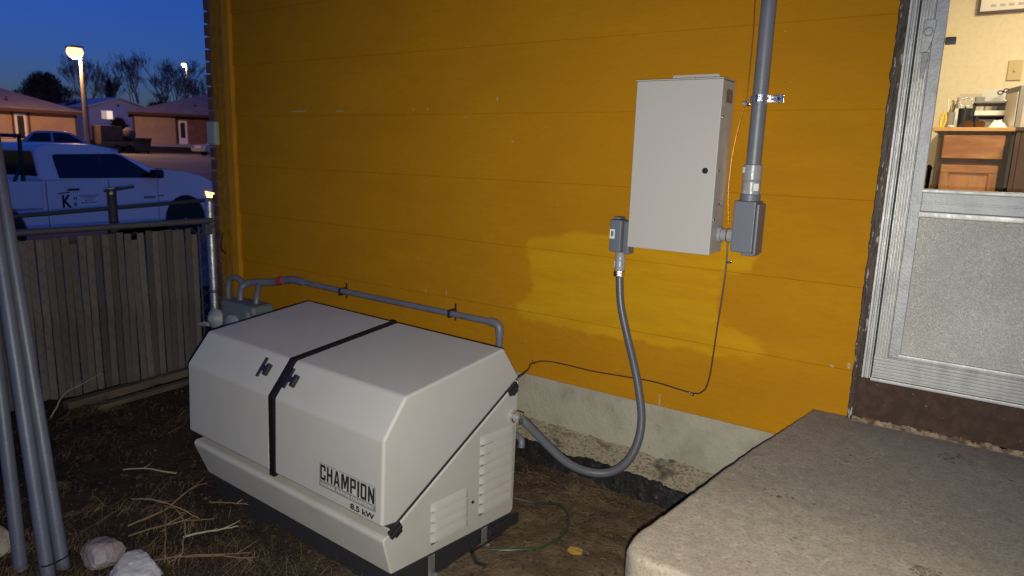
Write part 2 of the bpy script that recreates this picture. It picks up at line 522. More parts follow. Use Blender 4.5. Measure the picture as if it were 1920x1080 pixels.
def porch_mat():
    m = mat("porch_concrete", (.24, .215, .165), .88)
    nt = m.node_tree; N = nt.nodes; L = nt.links; b = N["Principled BSDF"]
    tc = N.new("ShaderNodeTexCoord"); src = tc.outputs["Object"]

    def nz(s, d=6, st=(1, 1, 1), r=.6):
        mp = N.new("ShaderNodeMapping"); mp.inputs["Scale"].default_value = st; L.new(src, mp.inputs[0])
        n = N.new("ShaderNodeTexNoise"); n.inputs["Scale"].default_value = s; n.inputs["Detail"].default_value = d
        n.inputs["Roughness"].default_value = r
        L.new(mp.outputs[0], n.inputs[0]); return n.outputs["Fac"]

    def mr(x, a, b_, c=0, d=1):
        r = N.new("ShaderNodeMapRange"); r.interpolation_type = 'SMOOTHSTEP'
        for i, v in enumerate((a, b_, c, d)): r.inputs[i + 1].default_value = v
        L.new(x, r.inputs[0]); return r.outputs[0]

    def mixc(f, a, c):
        x = N.new("ShaderNodeMix"); x.data_type = 'RGBA'; L.new(f, x.inputs[0])
        for i, q in ((6, a), (7, c)):
            if isinstance(q, tuple): x.inputs[i].default_value = (*q, 1)
            else: L.new(q, x.inputs[i])
        return x.outputs[2]
    base = mixc(mr(nz(3.2), .38, .66), (.262, .232, .168), (.222, .193, .142))
    base = mixc(mr(nz(1.7, 3), .45, .7), base, (.24, .20, .15))
    base = mixc(mr(nz(28, 5), .42, .68, 0, .8), base, (.185, .16, .12))
    base = mixc(mr(nz(42, 4), .58, .72, 0, .8), base, (.33, .30, .23))
    base = mixc(mr(nz(120, 2), .50, .68, 0, .8), base, (.14, .12, .09))
    base = mixc(mr(nz(150, 2), .62, .76, 0, .7), base, (.36, .34, .29))
    base = mixc(mr(nz(34, 3, (.6, 1.3, 1)), .70, .735, 0, .85), base, (.07, .05, .035))
    L.new(base, b.inputs["Base Color"])
    bp = N.new("ShaderNodeBump"); bp.inputs["Strength"].default_value = .6; bp.inputs["Distance"].default_value = .004
    L.new(nz(110, 4), bp.inputs["Height"]); L.new(bp.outputs[0], b.inputs["Normal"])
    return m


M_porch = porch_mat()
M_mud = mat("dark_mud_stain", (.075, .055, .038), .9, bump=(60, .6))

# ------------------------------------------------------------------ ground
TERR = [(-400, 4.0), (-120, 1.9), (-90, 1.5), (-56, 1.03), (-53.8, .97), (-51, .36), (-46, .34), (-36, .22), (-24, -.25), (-14, -.80), (-7, -.85), (-3, -.72), (-1.2, -.52), (-.35, -.405), (0, -.40), (60, -.40)]


def terr(x, y):
    z = lerp_tab(x, TERR)
    if -.6 < x < 3.6 and -3.2 < y < .3:
        k = min(1, (x + .6) / .5) * min(1, (y + 3.2) / .5)
        z += k * (.020 * fbm(x * 2.2, y * 2.2, 1.0) + .011 * fbm(x * 9, y * 9, 3.0, 3) + .006 * fbm(x * 30, y * 30, 5.0, 2))
        # the soil dips by the footing and is trodden flat beside the generator
        z -= .012 * max(0, 1 - abs(y + .12) / .15) if x > 2 else 0
    return z


def axis(dense0, dense1, step, coarse):
    a = [c for c in coarse if c < dense0 - .02]
    n = int((dense1 - dense0) / step)
    a += [dense0 + (dense1 - dense0) * i / n for i in range(n + 1)]
    a += [c for c in coarse if c > dense1 + .02]
    return a


xs = axis(-.5, 3.7, .026, [-400, -250, -160, -120, -105, -90, -78, -66, -56, -48, -40, -34, -30, -26, -22, -19, -16.5, -14, -12, -10, -8.5, -7, -6, -5, -4, -3, -2.3, -1.7, -1.2, -.9, 5, 8, 15, 40, 120, 300])
ys = axis(-2.9, .06, .026, [-400, -250, -120, -60, -30, -18, -12, -8, -6, -5, -4, -3.4, 1, 3, 6, 10, 15, 20, 25, 30, 40, 55, 80, 120, 180, 300, 500])
mb = MB()
mb.v = [(x, y, terr(x, y)) for y in ys for x in xs]
nx_ = len(xs)
mb.f = [(j * nx_ + i, j * nx_ + i + 1, (j + 1) * nx_ + i + 1, (j + 1) * nx_ + i) for j in range(len(ys) - 1) for i in range(nx_ - 1)]
ground = struct(obj("ground", mb, M_soil, normals=False, smooth=80))
_at = ground.data.attributes.new("compact", 'FLOAT', 'POINT')
for _i, _v in enumerate(mb.v):
    _k = (_v[0] - 2.15 + .25 * fbm(_v[0] * 3, _v[1] * 3, 6.)) / .45
    _at.data[_i].value = max(0., min(1., _k)) if _v[0] < 8 else 1.


def strip(name, xa, xb, ya, yb, lift, m, nx=12, ny=30):
    def fn(i, j):
        x = xa + (xb - xa) * i; y = ya + (yb - ya) * j
        return (x, y, lerp_tab(x, TERR) + lift)
    return struct(obj(name, MB().grid(nx, ny, fn), m, normals=False, smooth=80))


strip("road", -51, -4.2, -120, 160, .012, M_road, 40, 8)
# far pavement with a kerb step
mbk = MB()
for (xa, xb) in ((-56.2, -53.6),):
    za = lerp_tab(xa, TERR); zb = lerp_tab(xb, TERR)
    mbk.add([(xa, -60, za + .10), (xb, -60, zb + .14), (xb, -60, zb - .2), (xa, -60, za - .2), (xa, 120, za + .10), (xb, 120, zb + .14), (xb, 120, zb - .2), (xa, 120, za - .2)],
            [(0, 1, 5, 4), (1, 2, 6, 5), (2, 3, 7, 6), (3, 0, 4, 7), (0, 3, 2, 1), (4, 5, 6, 7)])
struct(obj("pavement", mbk, M_walk))

# ------------------------------------------------------------------ the house
S = .305
house = thing("house", "ochre yellow house wall of wide lap siding on a concrete foundation", "house", (1.8, .1, -.4))
XR = 3.676  # siding ends at the door casing
DR0, DR1 = 3.735, 4.60
PATCH = [(2.248, .659), (2.448, .69), (2.66, .713), (2.759, .74), (3.145, .752), (3.303, .706), (3.271, .62), (3.16, .585), (3.157, .499), (3.16, .412), (3.24, .393), (3.357, .35), (3.37, .316), (3.293, .273), (3.144, .272), (2.938, .266), (2.841, .266), (2.581, .264), (2.324, .268), (2.186, .28), (2.194, .321), (2.288, .412), (2.269, .511), (2.235, .595)]


def sdf(x, z):
    d = 1e9; inside = False; n = len(PATCH)
    for i in range(n):
        ax, az = PATCH[i]; bx, bz = PATCH[(i + 1) % n]
        ex, ez = bx - ax, bz - az
        t = max(0, min(1, ((x - ax) * ex + (z - az) * ez) / (ex * ex + ez * ez)))
        d = min(d, math.hypot(x - ax - ex * t, z - az - ez * t))
        if (az > z) != (bz > z) and x < (bx - ax) * (z - az) / (bz - az) + ax: inside = not inside
    return -d if inside else d


sid = obj("siding_backing", MB().box(-.12, XR, .012, .10, 0, 2.5), M_dullpaint, house)


def board(x0, x1, k, step=.04):
    """one lap board: lower lip 14 mm proud, grid so the paint patch can be stored on it"""
    z0 = k * S; z1 = z0 + S
    prof = [(.008, z0 + .0005), (.001, z0), (-.002, z0 + .003), (-.002, z0 + .012)]
    n = 8
    for i in range(1, n + 1):
        t = i / n
        prof.append((-.002 + .0075 * t, z0 + .012 + (S - .009) * t))
    prof.append((.0115, z1 + .004))
    nx = max(2, int((x1 - x0) / step)); w = 0
    mbb = MB()
    for i in range(nx + 1):
        x = x0 + (x1 - x0) * i / nx
        wob = .0011 * fbm(x * 1.7, k * 3.1, 9.0) + .0006 * fbm(x * 9, k * 7.7, 4.0)
        for (y, z) in prof:
            mbb.v.append((x, y - .0015 * fbm(x * 1.3, z * 2, 2.0), z + wob))
    m_ = len(prof)
    for i in range(nx):
        for j in range(m_ - 1):
            mbb.f.append((i * m_ + j, (i + 1) * m_ + j, (i + 1) * m_ + j + 1, i * m_ + j + 1))
    o = obj("siding_board", mbb, M_side, sid, normals=False, smooth=25)
    at = o.data.attributes.new("fresh", 'FLOAT', 'POINT')
    near = k in (0, 1, 2) and x0 < 3.4
    for i, v in enumerate(mbb.v):
        at.data[i].value = sdf(v[0], v[2]) if near else 1.0
    return o


for k in range(8):
    board(.004, XR - .004, k)
for (x, z, w_, h_) in ((2.052, 1.288, .006, .014), (1.523, 1.246, .006, .006), (1.624, 1.245, .005, .007), (1.861, 1.205, .005, .004), (1.88, 1.204, .004, .005), (.98, 1.242, .05, .004), (.62, 1.245, .09, .005), (1.62, .318, .006, .012), (1.76, .330, .005, .016), (3.60, .312, .010, .008), (3.655, .324, .008, .012), (2.95, .03, .004, .035)):
    k_ = int(z / S); zz = (z - k_ * S) / S
    yy = -.002 + .0075 * max(0, min(1, (zz * S - .012) / (S - .009))) - .0022
    pc = MB(); pc.v = [(x + w_ * math.cos(a) * random.uniform(.6, 1.1), yy, z + h_ * math.sin(a) * random.uniform(.6, 1.1)) for a in [i_ * PI / 4 for i_ in range(8)]]; pc.f = [tuple(range(8))]
    obj("paint_chip", pc, M_chipw, sid, normals=False)
# foundation, with its crumbling ledge and tarred base
obj("foundation", MB().grid(90, 14, lambda i, j: (-.2 + 3.95 * i, .014 + .004 * fbm(i * 30, j * 4, 2.) + .03 * max(0, .12 - j), -.75 + .755 * j)), M_found, house, normals=False, smooth=80)


def ledge(i, j):
    x = 1.2 + 2.4 * i; a = j
    top = -.262 - .022 * (x - 2.2) + .012 * fbm(x * 6, 1.0, 0) + .008 * fbm(x * 25, 2.0, 0)
    y = [.010, -.010, -.040, -.050, -.045][j] if False else None
    prof = [(.013, top + .045), (.006, top + .030), (-.004, top + .008), (-.018, top - .014), (-.034, top - .06)]
    t = a * 4; q = min(3, int(t)); f_ = t - q
    y = prof[q][0] + (prof[q + 1][0] - prof[q][0]) * f_; z = prof[q][1] + (prof[q + 1][1] - prof[q][1]) * f_
    n = fbm(x * 18, a * 3, 5.) * .003 + fbm(x * 60, a * 12, 1.) * .003
    return (x, y - abs(n), z + n * .8)


obj("footing_ledge", MB().grid(160, 14, ledge), M_crumb, house, normals=False, smooth=60)


def tarf(i, j):
    x = 1.2 + 2.4 * i
    top = -.300 - .026 * (x - 2.2) + .014 * fbm(x * 5, 7.0, 0) + .006 * fbm(x * 26, 4.0, 0)
    z = top + (-.47 - top) * j
    y = -.034 - .060 * j - .006 * fbm(x * 14, j * 4, 8.) - .004 * fbm(x * 60, j * 14, 3.)
    if j == 0: y += .02
    return (x, y, z)


obj("tar_coating", MB().grid(200, 12, tarf), M_tar, house, normals=False, smooth=60)
# corner: board, trim and brick veneer round the corner
cb = obj("corner_board", MB().box(-.066, .003, -.024, .02, -.02, 2.5), M_trim, house, bevel=.003)
obj("corner_board", MB().box(-.128, -.068, -.016, .02, -.02, 2.5), M_dullpaint, house, bevel=.003)
obj("corner_trim", MB().box(-.212, -.139, -.010, .04, -.3, 2.5), M_dullpaint, house, bevel=.004)
ven = obj("brick_veneer", MB().box(-.262, -.150, .008, 5.0, -.45, 2.5), M_mortar, house)
mbr = None
rows = int(2.9 / .0765)
bmesh_shared = {}
for r_ in range(rows):
    z = -.42 + r_ * .0765
    for c_ in range(1):
        L_ = .2 if r_ % 2 == 0 else .095
        if L_ not in bmesh_shared:
            o = obj("brick", MB().box(-.274, -.206, -.014, -.014 + L_, 0, .0655), M_brick, ven, bevel=.004)
            bmesh_shared[L_] = o.data
            # mesh was made relative to the house
            o.location = (0, 0, 0)
            proto = o
            o.location.z = z
        else:
            o = bpy.data.objects.new("brick", bmesh_shared[L_]); COL.objects.link(o); o.parent = ven
            o.location = (random.uniform(-.003, .003), random.uniform(-.002, .002), z)
# soffit and roof edge above
obj("soffit", MB().box(-.7, 5.6, -.45, .1, 2.5, 2.53), M_dullpaint, house)
obj("roof", MB().add([(-.7, -.5, 2.54), (5.6, -.5, 2.54), (5.6, 5, 4.4), (-.7, 5, 4.4), (-.7, -.5, 2.62), (5.6, -.5, 2.62), (5.6, 5, 4.5), (-.7, 5, 4.5)], [(0, 3, 2, 1), (4, 5, 6, 7), (0, 1, 5, 4), (2, 3, 7, 6), (1, 2, 6, 5), (3, 0, 4, 7)]), M_fascia, house)
# wall right of and above the door (out of the picture)
obj("wall_panel", MB().box(4.68, 5.6, -.004, .1, -.7, 2.5), M_trim, house)
obj("wall_panel", MB().box(XR, 4.68, -.004, .1, 2.36, 2.5), M_trim, house)


# door casing and sill
def rough_strip(x0, x1, z0, z1, y0, y1, amp, nz_=70, seed=0.):
    m_ = MB(); P = []
    for i in range(nz_ + 1):
        z = z0 + (z1 - z0) * i / nz_
        a = x0 + amp * fbm(z * 16, seed, 1.) + amp * .6 * fbm(z * 55, seed, 2.)
        P.append([(a, y1, z), (a + .001, y0 + .003, z), (a + .004, y0, z), (x1, y0, z), (x1, y1, z)])
    for r0 in P: m_.v += r0
    n = 5
    for i in range(nz_):
        for j in range(n - 1):
            m_.f.append((i * n + j, i * n + j + 1, (i + 1) * n + j + 1, (i + 1) * n + j))
    return m_


obj("door_casing", rough_strip(3.670, 3.712, .135, 2.36, -.022, .10, .0035, 180), M_jamb, house, smooth=40)
obj("door_casing", MB().box(4.625, 4.68, -.022, .10, .135, 2.36), M_jamb, house, bevel=.003)
obj("door_casing", MB().box(3.712, 4.625, -.022, .10, 2.30, 2.36), M_jamb, house, bevel=.003)


def sillf(i, j):
    x = 3.688 + (4.69 - 3.688) * i
    z = .150 + .146 * j
    y = -.026 + .0012 * fbm(x * 12, z * 30, 3.)
    if j < .12: y += .002 * fbm(x * 40, j * 20, 1.)
    return (x, y, z + .002 * fbm(x * 10, j, 6.))


sill = MB().grid(70, 12, sillf)
sill.add([(3.688, -.026, .150), (3.688, .1, .150), (3.688, .1, .298), (3.688, -.026, .298)], [(0, 1, 2, 3)])
sill.add([(3.688, -.026, .296), (4.69, -.026, .296), (4.69, .1, .302), (3.688, .1, .302)], [(0, 1, 2, 3)])
obj("door_sill", sill, M_brown, house, normals=False, smooth=50)

def splinter(i, j):
    x = 3.690 + (4.69 - 3.690) * i
    a = fbm(x * 26, 3.0, 1.) ; b_ = fbm(x * 70, 8.0, 2.)
    top = .152 + .006 * a + .004 * b_
    prof = [(-.0268, top), (-.031 - .003 * b_, top - .003), (-.034 - .004 * a, .143 + .003 * b_), (-.032 - .003 * b_, .1335)]
    k = min(3, int(round(j * 3)))
    return (x, prof[k][0], prof[k][1])


obj("splintered_sill_edge", MB().grid(220, 3, splinter), M_chip, house, normals=False, smooth=30)


# ------------------------------------------------------------------ storm door (a part of the house)
def fluted(a0, a1, n, depth, mapf, t0, t1, base=0.0):
    """ribbed sheet: profile over a, extruded over t"""
    pts = [(a0, base + .012)]
    w = (a1 - a0) / n
    for i in range(n):
        a = a0 + w * i
        for q, d in ((.02, 0), (.22, depth), (.62, depth), (.86, 0)):
            pts.append((a + w * q, base - d))
    pts.append((a1, base)); pts.append((a1, base + .012))
    m_ = MB(); k = len(pts)
    m_.v = [mapf(a, y, t0) for a, y in pts] + [mapf(a, y, t1) for a, y in pts]
    m_.f = [(i, i + 1, k + i + 1, k + i) for i in range(k - 1)]
    return m_


YD = -.030
door = obj("storm_door", MB().box(DR0 + .062, DR1 - .062, YD + .004, YD + .022, .892, .958), M_aludull, house, bevel=.003)  # lock rail carries the rest
obj("frame_channel", fluted(3.700, 3.729, 2, .006, lambda a, y, t: (a + .008 * fbm(t * 2.2, 3., 0) * (1 if a < 3.702 else 0), y, t), .300, 2.30, YD + .003), M_alu, door, normals=False, smooth=50)
obj("gasket", MB().box(3.7295, DR0 + .001, YD + .006, YD + .03, .300, 2.30), M_gap, door)
obj("stile", fluted(DR0, 3.776, 5, .0035, lambda a, y, t: (a, y, t), .372, 2.28, YD), M_alu, door, normals=False, smooth=50)
obj("stile_edge", MB().box(3.7765, 3.812, YD - .002, YD + .018, .3855, 2.28), M_aludull, door, bevel=.004)
obj("stile", fluted(4.54, DR1, 6, .0035, lambda a, y, t: (a, y, t), .372, 2.28, YD), M_alu, door, normals=False, smooth=50)
obj("bottom_rail", fluted(.306, .385, 7, .004, lambda a, y, t: (t, y, a), DR0, DR1, YD - .001), M_alu, door, normals=False, smooth=50)
obj("sweep", MB().box(DR0 - .004, DR1, YD - .006, YD + .012, .294, .305), M_alu, door, bevel=.002)
obj("panel_bead", MB().box(3.803, 4.54, YD - .003, YD + .012, .385, .402), M_alu, door, bevel=.004)
obj("panel_bead", MB().box(3.803, 4.54, YD - .002, YD + .012, .872, .8918), M_alu, door, bevel=.004)
obj("rail_groove", MB().box(3.81, 4.54, YD + .001, YD + .02, .918, .924), M_aludull, door, bevel=.001)
obj("rail_cap", MB().box(3.806, 4.54, YD - .004, YD + .016, .952, .966), M_alu, door, bevel=.004)
obj("lower_panel", MB().box(3.80, 4.545, YD + .006, YD + .012, .39, .885), M_pebble, door)
obj("top_rail", MB().box(3.80, 4.56, YD - .001, YD + .02, 2.16, 2.28), M_alu, door, bevel=.003)
obj("glass_pane", MB().add([(3.80, YD + .019, .955), (4.545, YD - .016, .955), (4.545, YD - .016, 2.17), (3.80, YD + .019, 2.17)], [(0, 1, 2, 3)]), M_glass, door, normals=False)
hd = obj("door_handle", MB().prism([(3.748, 1.392), (3.750, 1.482), (3.756, 1.492), (3.782, 1.494), (3.785, 1.482), (3.780, 1.43), (3.770, 1.395)], lambda p, t: (p[0], t, p[1]), YD - .016, YD - .0045), M_aludull, door, bevel=.003)
obj("push_button", MB().lathe((3.766, YD - .015, 1.455), (0, -1, 0), [(0, .014), (.008, .014), (.011, .011), (.012, .004)], 8), M_aludull, hd)
obj("pull_grip", MB().add([(3.755, YD - .016, 1.392), (3.777, YD - .016, 1.392), (3.772, YD - .034, 1.31), (3.760, YD - .034, 1.31),
                           (3.757, YD - .026, 1.392), (3.776, YD - .026, 1.392), (3.771, YD - .040, 1.31), (3.761, YD - .040, 1.31)],
                          [(0, 1, 2, 3), (4, 7, 6, 5), (0, 4, 5, 1), (2, 6, 7, 3), (1, 5, 6, 2), (0, 3, 7, 4)]), M_aludull, hd, bevel=.002)
obj("latch_catch", MB().box(3.8125, 3.842, YD + .013, YD + .03, 1.418, 1.440), M_black, door, bevel=.002)

# ------------------------------------------------------------------ concrete porch
mbp = MB()
poly = [(3.548, .012), (3.520, -.22), (3.475, -.52), (3.448, -.74), (3.425, -.98), (3.398, -1.20), (3.398, -1.25), (3.408, -1.285), (3.435, -1.305), (3.48, -1.312), (5.3, -1.315), (5.3, .012)]
dense = []
for (a, b) in zip(poly, poly[1:] + poly[:1]):
    n = max(1, int(math.hypot(b[0] - a[0], b[1] - a[1]) / .02))
    for i in range(n): dense.append((a[0] + (b[0] - a[0]) * i / n, a[1] + (b[1] - a[1]) * i / n))
ctr = (4.3, -.6)
rings = []
for (ins, z) in ((0, -.62), (0.0, .02), (.0, .118), (.0015, .126), (.005, .1315), (.010, .134), (.018, .135)):
    ring = []
    for i, (x, y) in enumerate(dense):
        nx, ny = 0, 0
        p0 = dense[i - 1]; p1 = dense[(i + 1) % len(dense)]
        tx, ty = p1[0] - p0[0], p1[1] - p0[1]; l = math.hypot(tx, ty) or 1
        nx, ny = -ty / l, tx / l   # inward for clockwise outline; sign fixed below
        if (ctr[0] - x) * nx + (ctr[1] - y) * ny < 0: nx, ny = -nx, -ny
        w = .0025 * fbm(x * 14, y * 14, z * 6) + .002 * fbm(x * 50, y * 50, 2)
        ring.append((x + nx * (ins + w), y + ny * (ins + w), z + (.001 * fbm(x * 20, y * 20, 4) if z > .1 else 0)))
    rings.append(ring)
n = len(dense)
for rg in rings: mbp.v += rg
for i in range(len(rings) - 1):
    for k in range(n):
        k2 = (k + 1) % n
        mbp.f.append((i * n + k, i * n + k2, (i + 1) * n + k2, (i + 1) * n + k))
mbp.f.append(tuple(range((len(rings) - 1) * n, len(rings) * n)))
porch = obj("porch_slab", mbp, M_porch, smooth=50)
_wm = porch.modifiers.new('weighted_normal', 'WEIGHTED_NORMAL'); _wm.keep_sharp = True; _wm.weight = 100
tag(porch, "worn grey concrete porch slab below the aluminium storm door", "porch")
# dried mud and specks on the slab
rd = random.Random(11)


def mudspot(x, y, rx, ry, n, nm, label, grp, m=M_mud):
    m_ = MB()
    for _ in range(n):
        a = rd.uniform(0, 2 * PI); q = math.sqrt(rd.random())
        px = x + rx * q * math.cos(a); py = y + ry * q * math.sin(a)
        s = rd.uniform(.0009, .0042) * (1 if rd.random() < .8 else 1.4); k = 6; base = len(m_.v)
        rot = rd.uniform(-.6, .6)
        for i in range(k):
            an = 2 * PI * i / k; rr = s * rd.uniform(.6, 1.2)
            dx, dy = rr * 1.6 * math.cos(an), rr * math.sin(an)
            m_.v.append((px + dx * math.cos(rot) - dy * math.sin(rot), py + dx * math.sin(rot) + dy * math.cos(rot), .1352))
        m_.v.append((px, py, .1352 + rd.uniform(.0012, .003)))
        m_.f += [(base + i, base + (i + 1) % k, base + k) for i in range(k)]
    o = obj(nm, m_, m, normals=False)
    o['kind'] = 'stuff'
    tag(o, label, "dirt")


mudspot(4.012, -.186, .05, .05, 60, "mud_crumbs", "round patch of dark mud crumbs near the door sill", None)
mudspot(3.61, -.785, .06, .022, 16, "mud_crumbs", "few dark mud crumbs near the porch's left edge", None)
mudspot(3.95, -.62, .05, .03, 12, "mud_crumbs", "thin trail of mud crumbs at the middle of the porch", None)
mudspot(4.0, -.965, .045, .025, 45, "mud_crumbs", "dense dark mud clump at the bottom edge of the porch", None)
mudspot(3.72, -.40, .09, .05, 14, "mud_crumbs", "scattered specks of mud on the upper porch", None)
mudspot(3.706, -.995, .02, .02, 6, "mud_crumbs", "small mud flake at the lower middle of the porch", None)

# ------------------------------------------------------------------ room seen through the door glass
FZ = .31


def inner(name, mb_, m): return struct(obj(name, mb_, m))


inner("room_floor", MB().box(2.6, 6.2, .105, 3.4, FZ - .05, FZ), M_ifloor)
inner("room_wall_rear", MB().box(2.6, 6.2, 3.2, 3.3, FZ, 2.75), M_iwall)
inner("room_wall_left", MB().box(2.6, 2.7, .105, 3.199, FZ, 2.75), M_iwall)
inner("room_wall_right", MB().box(6.1, 6.2, .105, 3.199, FZ, 2.75), M_iwall)
mbf = MB().box(2.701, 3.712, .105, .17, FZ, 2.75).box(4.63, 6.099, .105, .17, FZ, 2.75).box(3.713, 4.629, .105, .17, 2.36, 2.75)
inner("room_wall_front", mbf, M_iwall)
inner("room_ceiling", MB().box(2.6, 6.2, .105, 3.4, 2.751, 2.85), M_paper)
cl = thing("ceiling_lamp", "round flush ceiling lamp lighting the room behind the storm door", "lamp", (4.6, 1.7, 2.75))
obj("lamp_base", MB().lathe((4.6, 1.7, 2.75), (0, 0, -1), [(0, .17), (.03, .17), (.035, .15)], 24), M_whitep, cl)
obj("lamp_glass", MB().lathe((4.6, 1.7, 2.715), (0, 0, -1), [(0, .15), (.05, .14), (.08, .09), (.09, .02)], 24), mat("lamp_glass_lit", (1, .9, .7), .5, emit=((1, .80, .50), 14)), cl)
pl = bpy.data.lights.new("ceiling_lamp_light", 'AREA'); pl.shape = 'DISK'; pl.size = .5; pl.energy = 80; pl.color = (1, .84, .60)
plo = bpy.data.objects.new("ceiling_lamp_light", pl); COL.objects.link(plo); plo.location = (4.6, 1.7, 2.60)

cab = thing("kitchen_cabinet", "oak cabinet with drawer and pale countertop inside the lit room", "cabinet", (3.85, 2.85, FZ))
obj("carcass", MB().box(3.646, 4.030, 2.615, 3.195, FZ, 1.262), M_dwood, cab)
obj("countertop", MB().box(3.612, 4.042, 2.585, 3.197, 1.2635, 1.288), M_ctop, cab, bevel=.004)
dw = obj("drawer_front", MB().box(3.678, 4.003, 2.595, 2.614, 1.095, 1.240), M_wood, cab, bevel=.006)
cdoor = obj("cabinet_door", MB().box(3.686, 3.990, 2.602, 2.614, .42, 1.056), M_woodv, cab, bevel=.003)
obj("door_rail", MB().box(3.686, 3.990, 2.592, 2.6018, 1.008, 1.056), M_wood, cdoor, bevel=.003)
obj("door_stile", MB().box(3.686, 3.733, 2.5925, 2.6018, .42, 1.007), M_woodv, cdoor, bevel=.003)
obj("door_stile", MB().box(3.945, 3.990, 2.5925, 2.6018, .42, 1.007), M_woodv, cdoor, bevel=.003)
tall = thing("dark_cupboard", "tall dark brown wooden cupboard side right of the oak cabinet", "cupboard", (4.4, 2.9, FZ))
obj("side_panel", MB().box(4.05, 4.075, 2.50, 3.195, FZ, 1.262), M_dwood, tall, bevel=.003)
obj("front_panel", MB().box(4.0755, 4.8, 2.50, 2.52, FZ, 1.262), M_dwood, tall, bevel=.003)
obj("top_panel", MB().box(4.045, 4.8, 2.49, 3.195, 1.263, 1.285), M_dwood, tall, bevel=.003)
# black cylinder added to fill the dark strip left of the cabinet
tag(obj("dark_filler", MB().lathe((3.50, 2.75, FZ), (0, 0, 1), [(0, .11), (.7, .125), (.72, .13), (.74, .12)], 20), M_black), "tall black cylinder added to fill the dark strip left of the oak cabinet", "bin")
pf = thing("picture_frame", "dark framed picture with white mount on the cream wall", "picture", (4.0, 3.19, 2.05))
mo = MB()
mo.box(3.728, 4.328, 3.175, 3.198, 2.062, 2.078).box(3.728, 4.328, 3.175, 3.198, 2.482, 2.498).box(3.728, 3.744, 3.175, 3.198, 2.0785, 2.4815).box(4.312, 4.328, 3.175, 3.198, 2.0785, 2.4815)
obj("frame", mo, mat("dark_purple_frame", (.09, .05, .06), .5), pf)
obj("mount", MB().box(3.7445, 4.3115, 3.186, 3.196, 2.0785, 2.4815), M_paper, pf)
mp_ = MB()
for i in range(9): mp_.add([(3.80 + i * .05, 3.1855, 2.105), (3.83 + i * .05, 3.1855, 2.102), (3.835 + i * .05, 3.1855, 2.118), (3.803 + i * .05, 3.1855, 2.122)], [(0, 1, 2, 3)])
obj("pencil_marks", mp_, mat("pencil_print", (.5, .47, .42), .7), pf, normals=False)
sw = thing("light_switch", "ivory light switch plate on the cream wall", "switch", (3.99, 3.19, 1.69))
obj("plate", MB().box(3.952, 4.032, 3.188, 3.199, 1.625, 1.755), M_plastic, sw, bevel=.003)
obj("toggle", MB().box(3.987, 3.997, 3.178, 3.1878, 1.68, 1.70), M_plastic, sw, bevel=.001)
# desk clutter on the counter
CT = 1.2885


def cup(x, y, r, h, m, nm, label):
    t = thing(nm, label, "cup", (x, y, CT))
    obj("body", MB().lathe((x, y, CT), (0, 0, 1), [(0, r * .92), (h, r), (h, r * .9), (h * .3, r * .86)], 18), m, t)
    return t


c1 = cup(3.685, 2.74, .030, .10, M_greyp, "pen_cup", "grey cup crammed with pens on the countertop")
rd = random.Random(5)
cols = [M_black, M_red, M_yel, M_white, M_greyp, M_black, M_cable, M_white]
for i in range(8):
    a = rd.uniform(0, 6.28); q = rd.uniform(.004, .02)
    bx, by = 3.685 + q * math.cos(a), 2.74 + q * math.sin(a)
    obj("pen", MB().tube([(bx, by, CT + .05), (bx + rd.uniform(-.03, .03), by + rd.uniform(-.02, .02), CT + rd.uniform(.14, .19))], .004, 6), cols[i], c1)
c2 = cup(3.765, 2.76, .038, .125, M_black, "pencil_pot", "black pot holding a magnifier on the countertop")
ring = [(3.765 + .035 * math.cos(a * PI / 8), 2.76, CT + .165 + .028 * math.sin(a * PI / 8)) for a in range(17)]
obj("magnifier_ring", MB().tube(ring, .004, 6, caps=False), M_chrome, c2)
obj("magnifier_handle", MB().tube([(3.765, 2.76, CT + .138), (3.762, 2.76, CT + .06)], .005, 6), M_black, c2)
bd_ = thing("ring_binder", "grey ring binder standing at the countertop's right end", "binder", (4.02, 2.75, CT))
obj("binder_back", MB().obox((4.022, 2.74, CT + .125), (.95, .3, 0), (-.3, .95, 0), (0, 0, 1), .030, .20, .25), M_greyp, bd_, bevel=.004)
obj("binder_pages", MB().obox((4.004, 2.74, CT + .11), (.95, .3, 0), (-.3, .95, 0), (0, 0, 1), .005, .18, .21), M_paper, bd_)
tag(obj("folder", MB().obox((3.975, 3.12, CT + .15), (1, 0, 0), (0, .97, .2), (0, -.2, .97), .10, .012, .24), M_greyp, bevel=.003), "grey folder leaning on the cream wall below the switch", "folder")
tg = thing("yellow_pliers", "yellow handled tool standing at the counter's left end", "pliers", (3.652, 2.70, CT))
obj("grip", MB().tube(catmull([(3.645, 2.70, CT), (3.640, 2.70, CT + .05), (3.655, 2.70, CT + .10)], 5), .008, 8), M_yel, tg)
obj("grip", MB().tube(catmull([(3.658, 2.70, CT), (3.668, 2.70, CT + .05), (3.660, 2.70, CT + .10)], 5), .007, 8), M_yel, tg)
tr = thing("paper_tray", "dark letter tray heaped with white papers on the countertop", "tray", (3.90, 2.9, CT))
obj("tray_base", MB().box(3.80, 4.02, 2.82, 3.10, CT, CT + .012), M_black, tr, bevel=.003)
obj("tray_shelf", MB().box(3.80, 4.02, 2.82, 3.10, CT + .075, CT + .085), M_black, tr, bevel=.003)
obj("tray_side", MB().box(3.80, 3.81, 2.82, 3.10, CT + .0125, CT + .16), M_black, tr, bevel=.002)
obj("tray_side", MB().box(4.01, 4.02, 2.82, 3.10, CT + .0125, CT + .0745), M_black, tr, bevel=.002)
obj("tray_top", MB().box(3.79, 4.03, 2.80, 3.10, CT + .161, CT + .172), M_greyp, tr, bevel=.003)
obj("paper_sheets", MB().box(3.815, 4.005, 2.815, 3.08, CT + .0855, CT + .115), M_paper, tr)
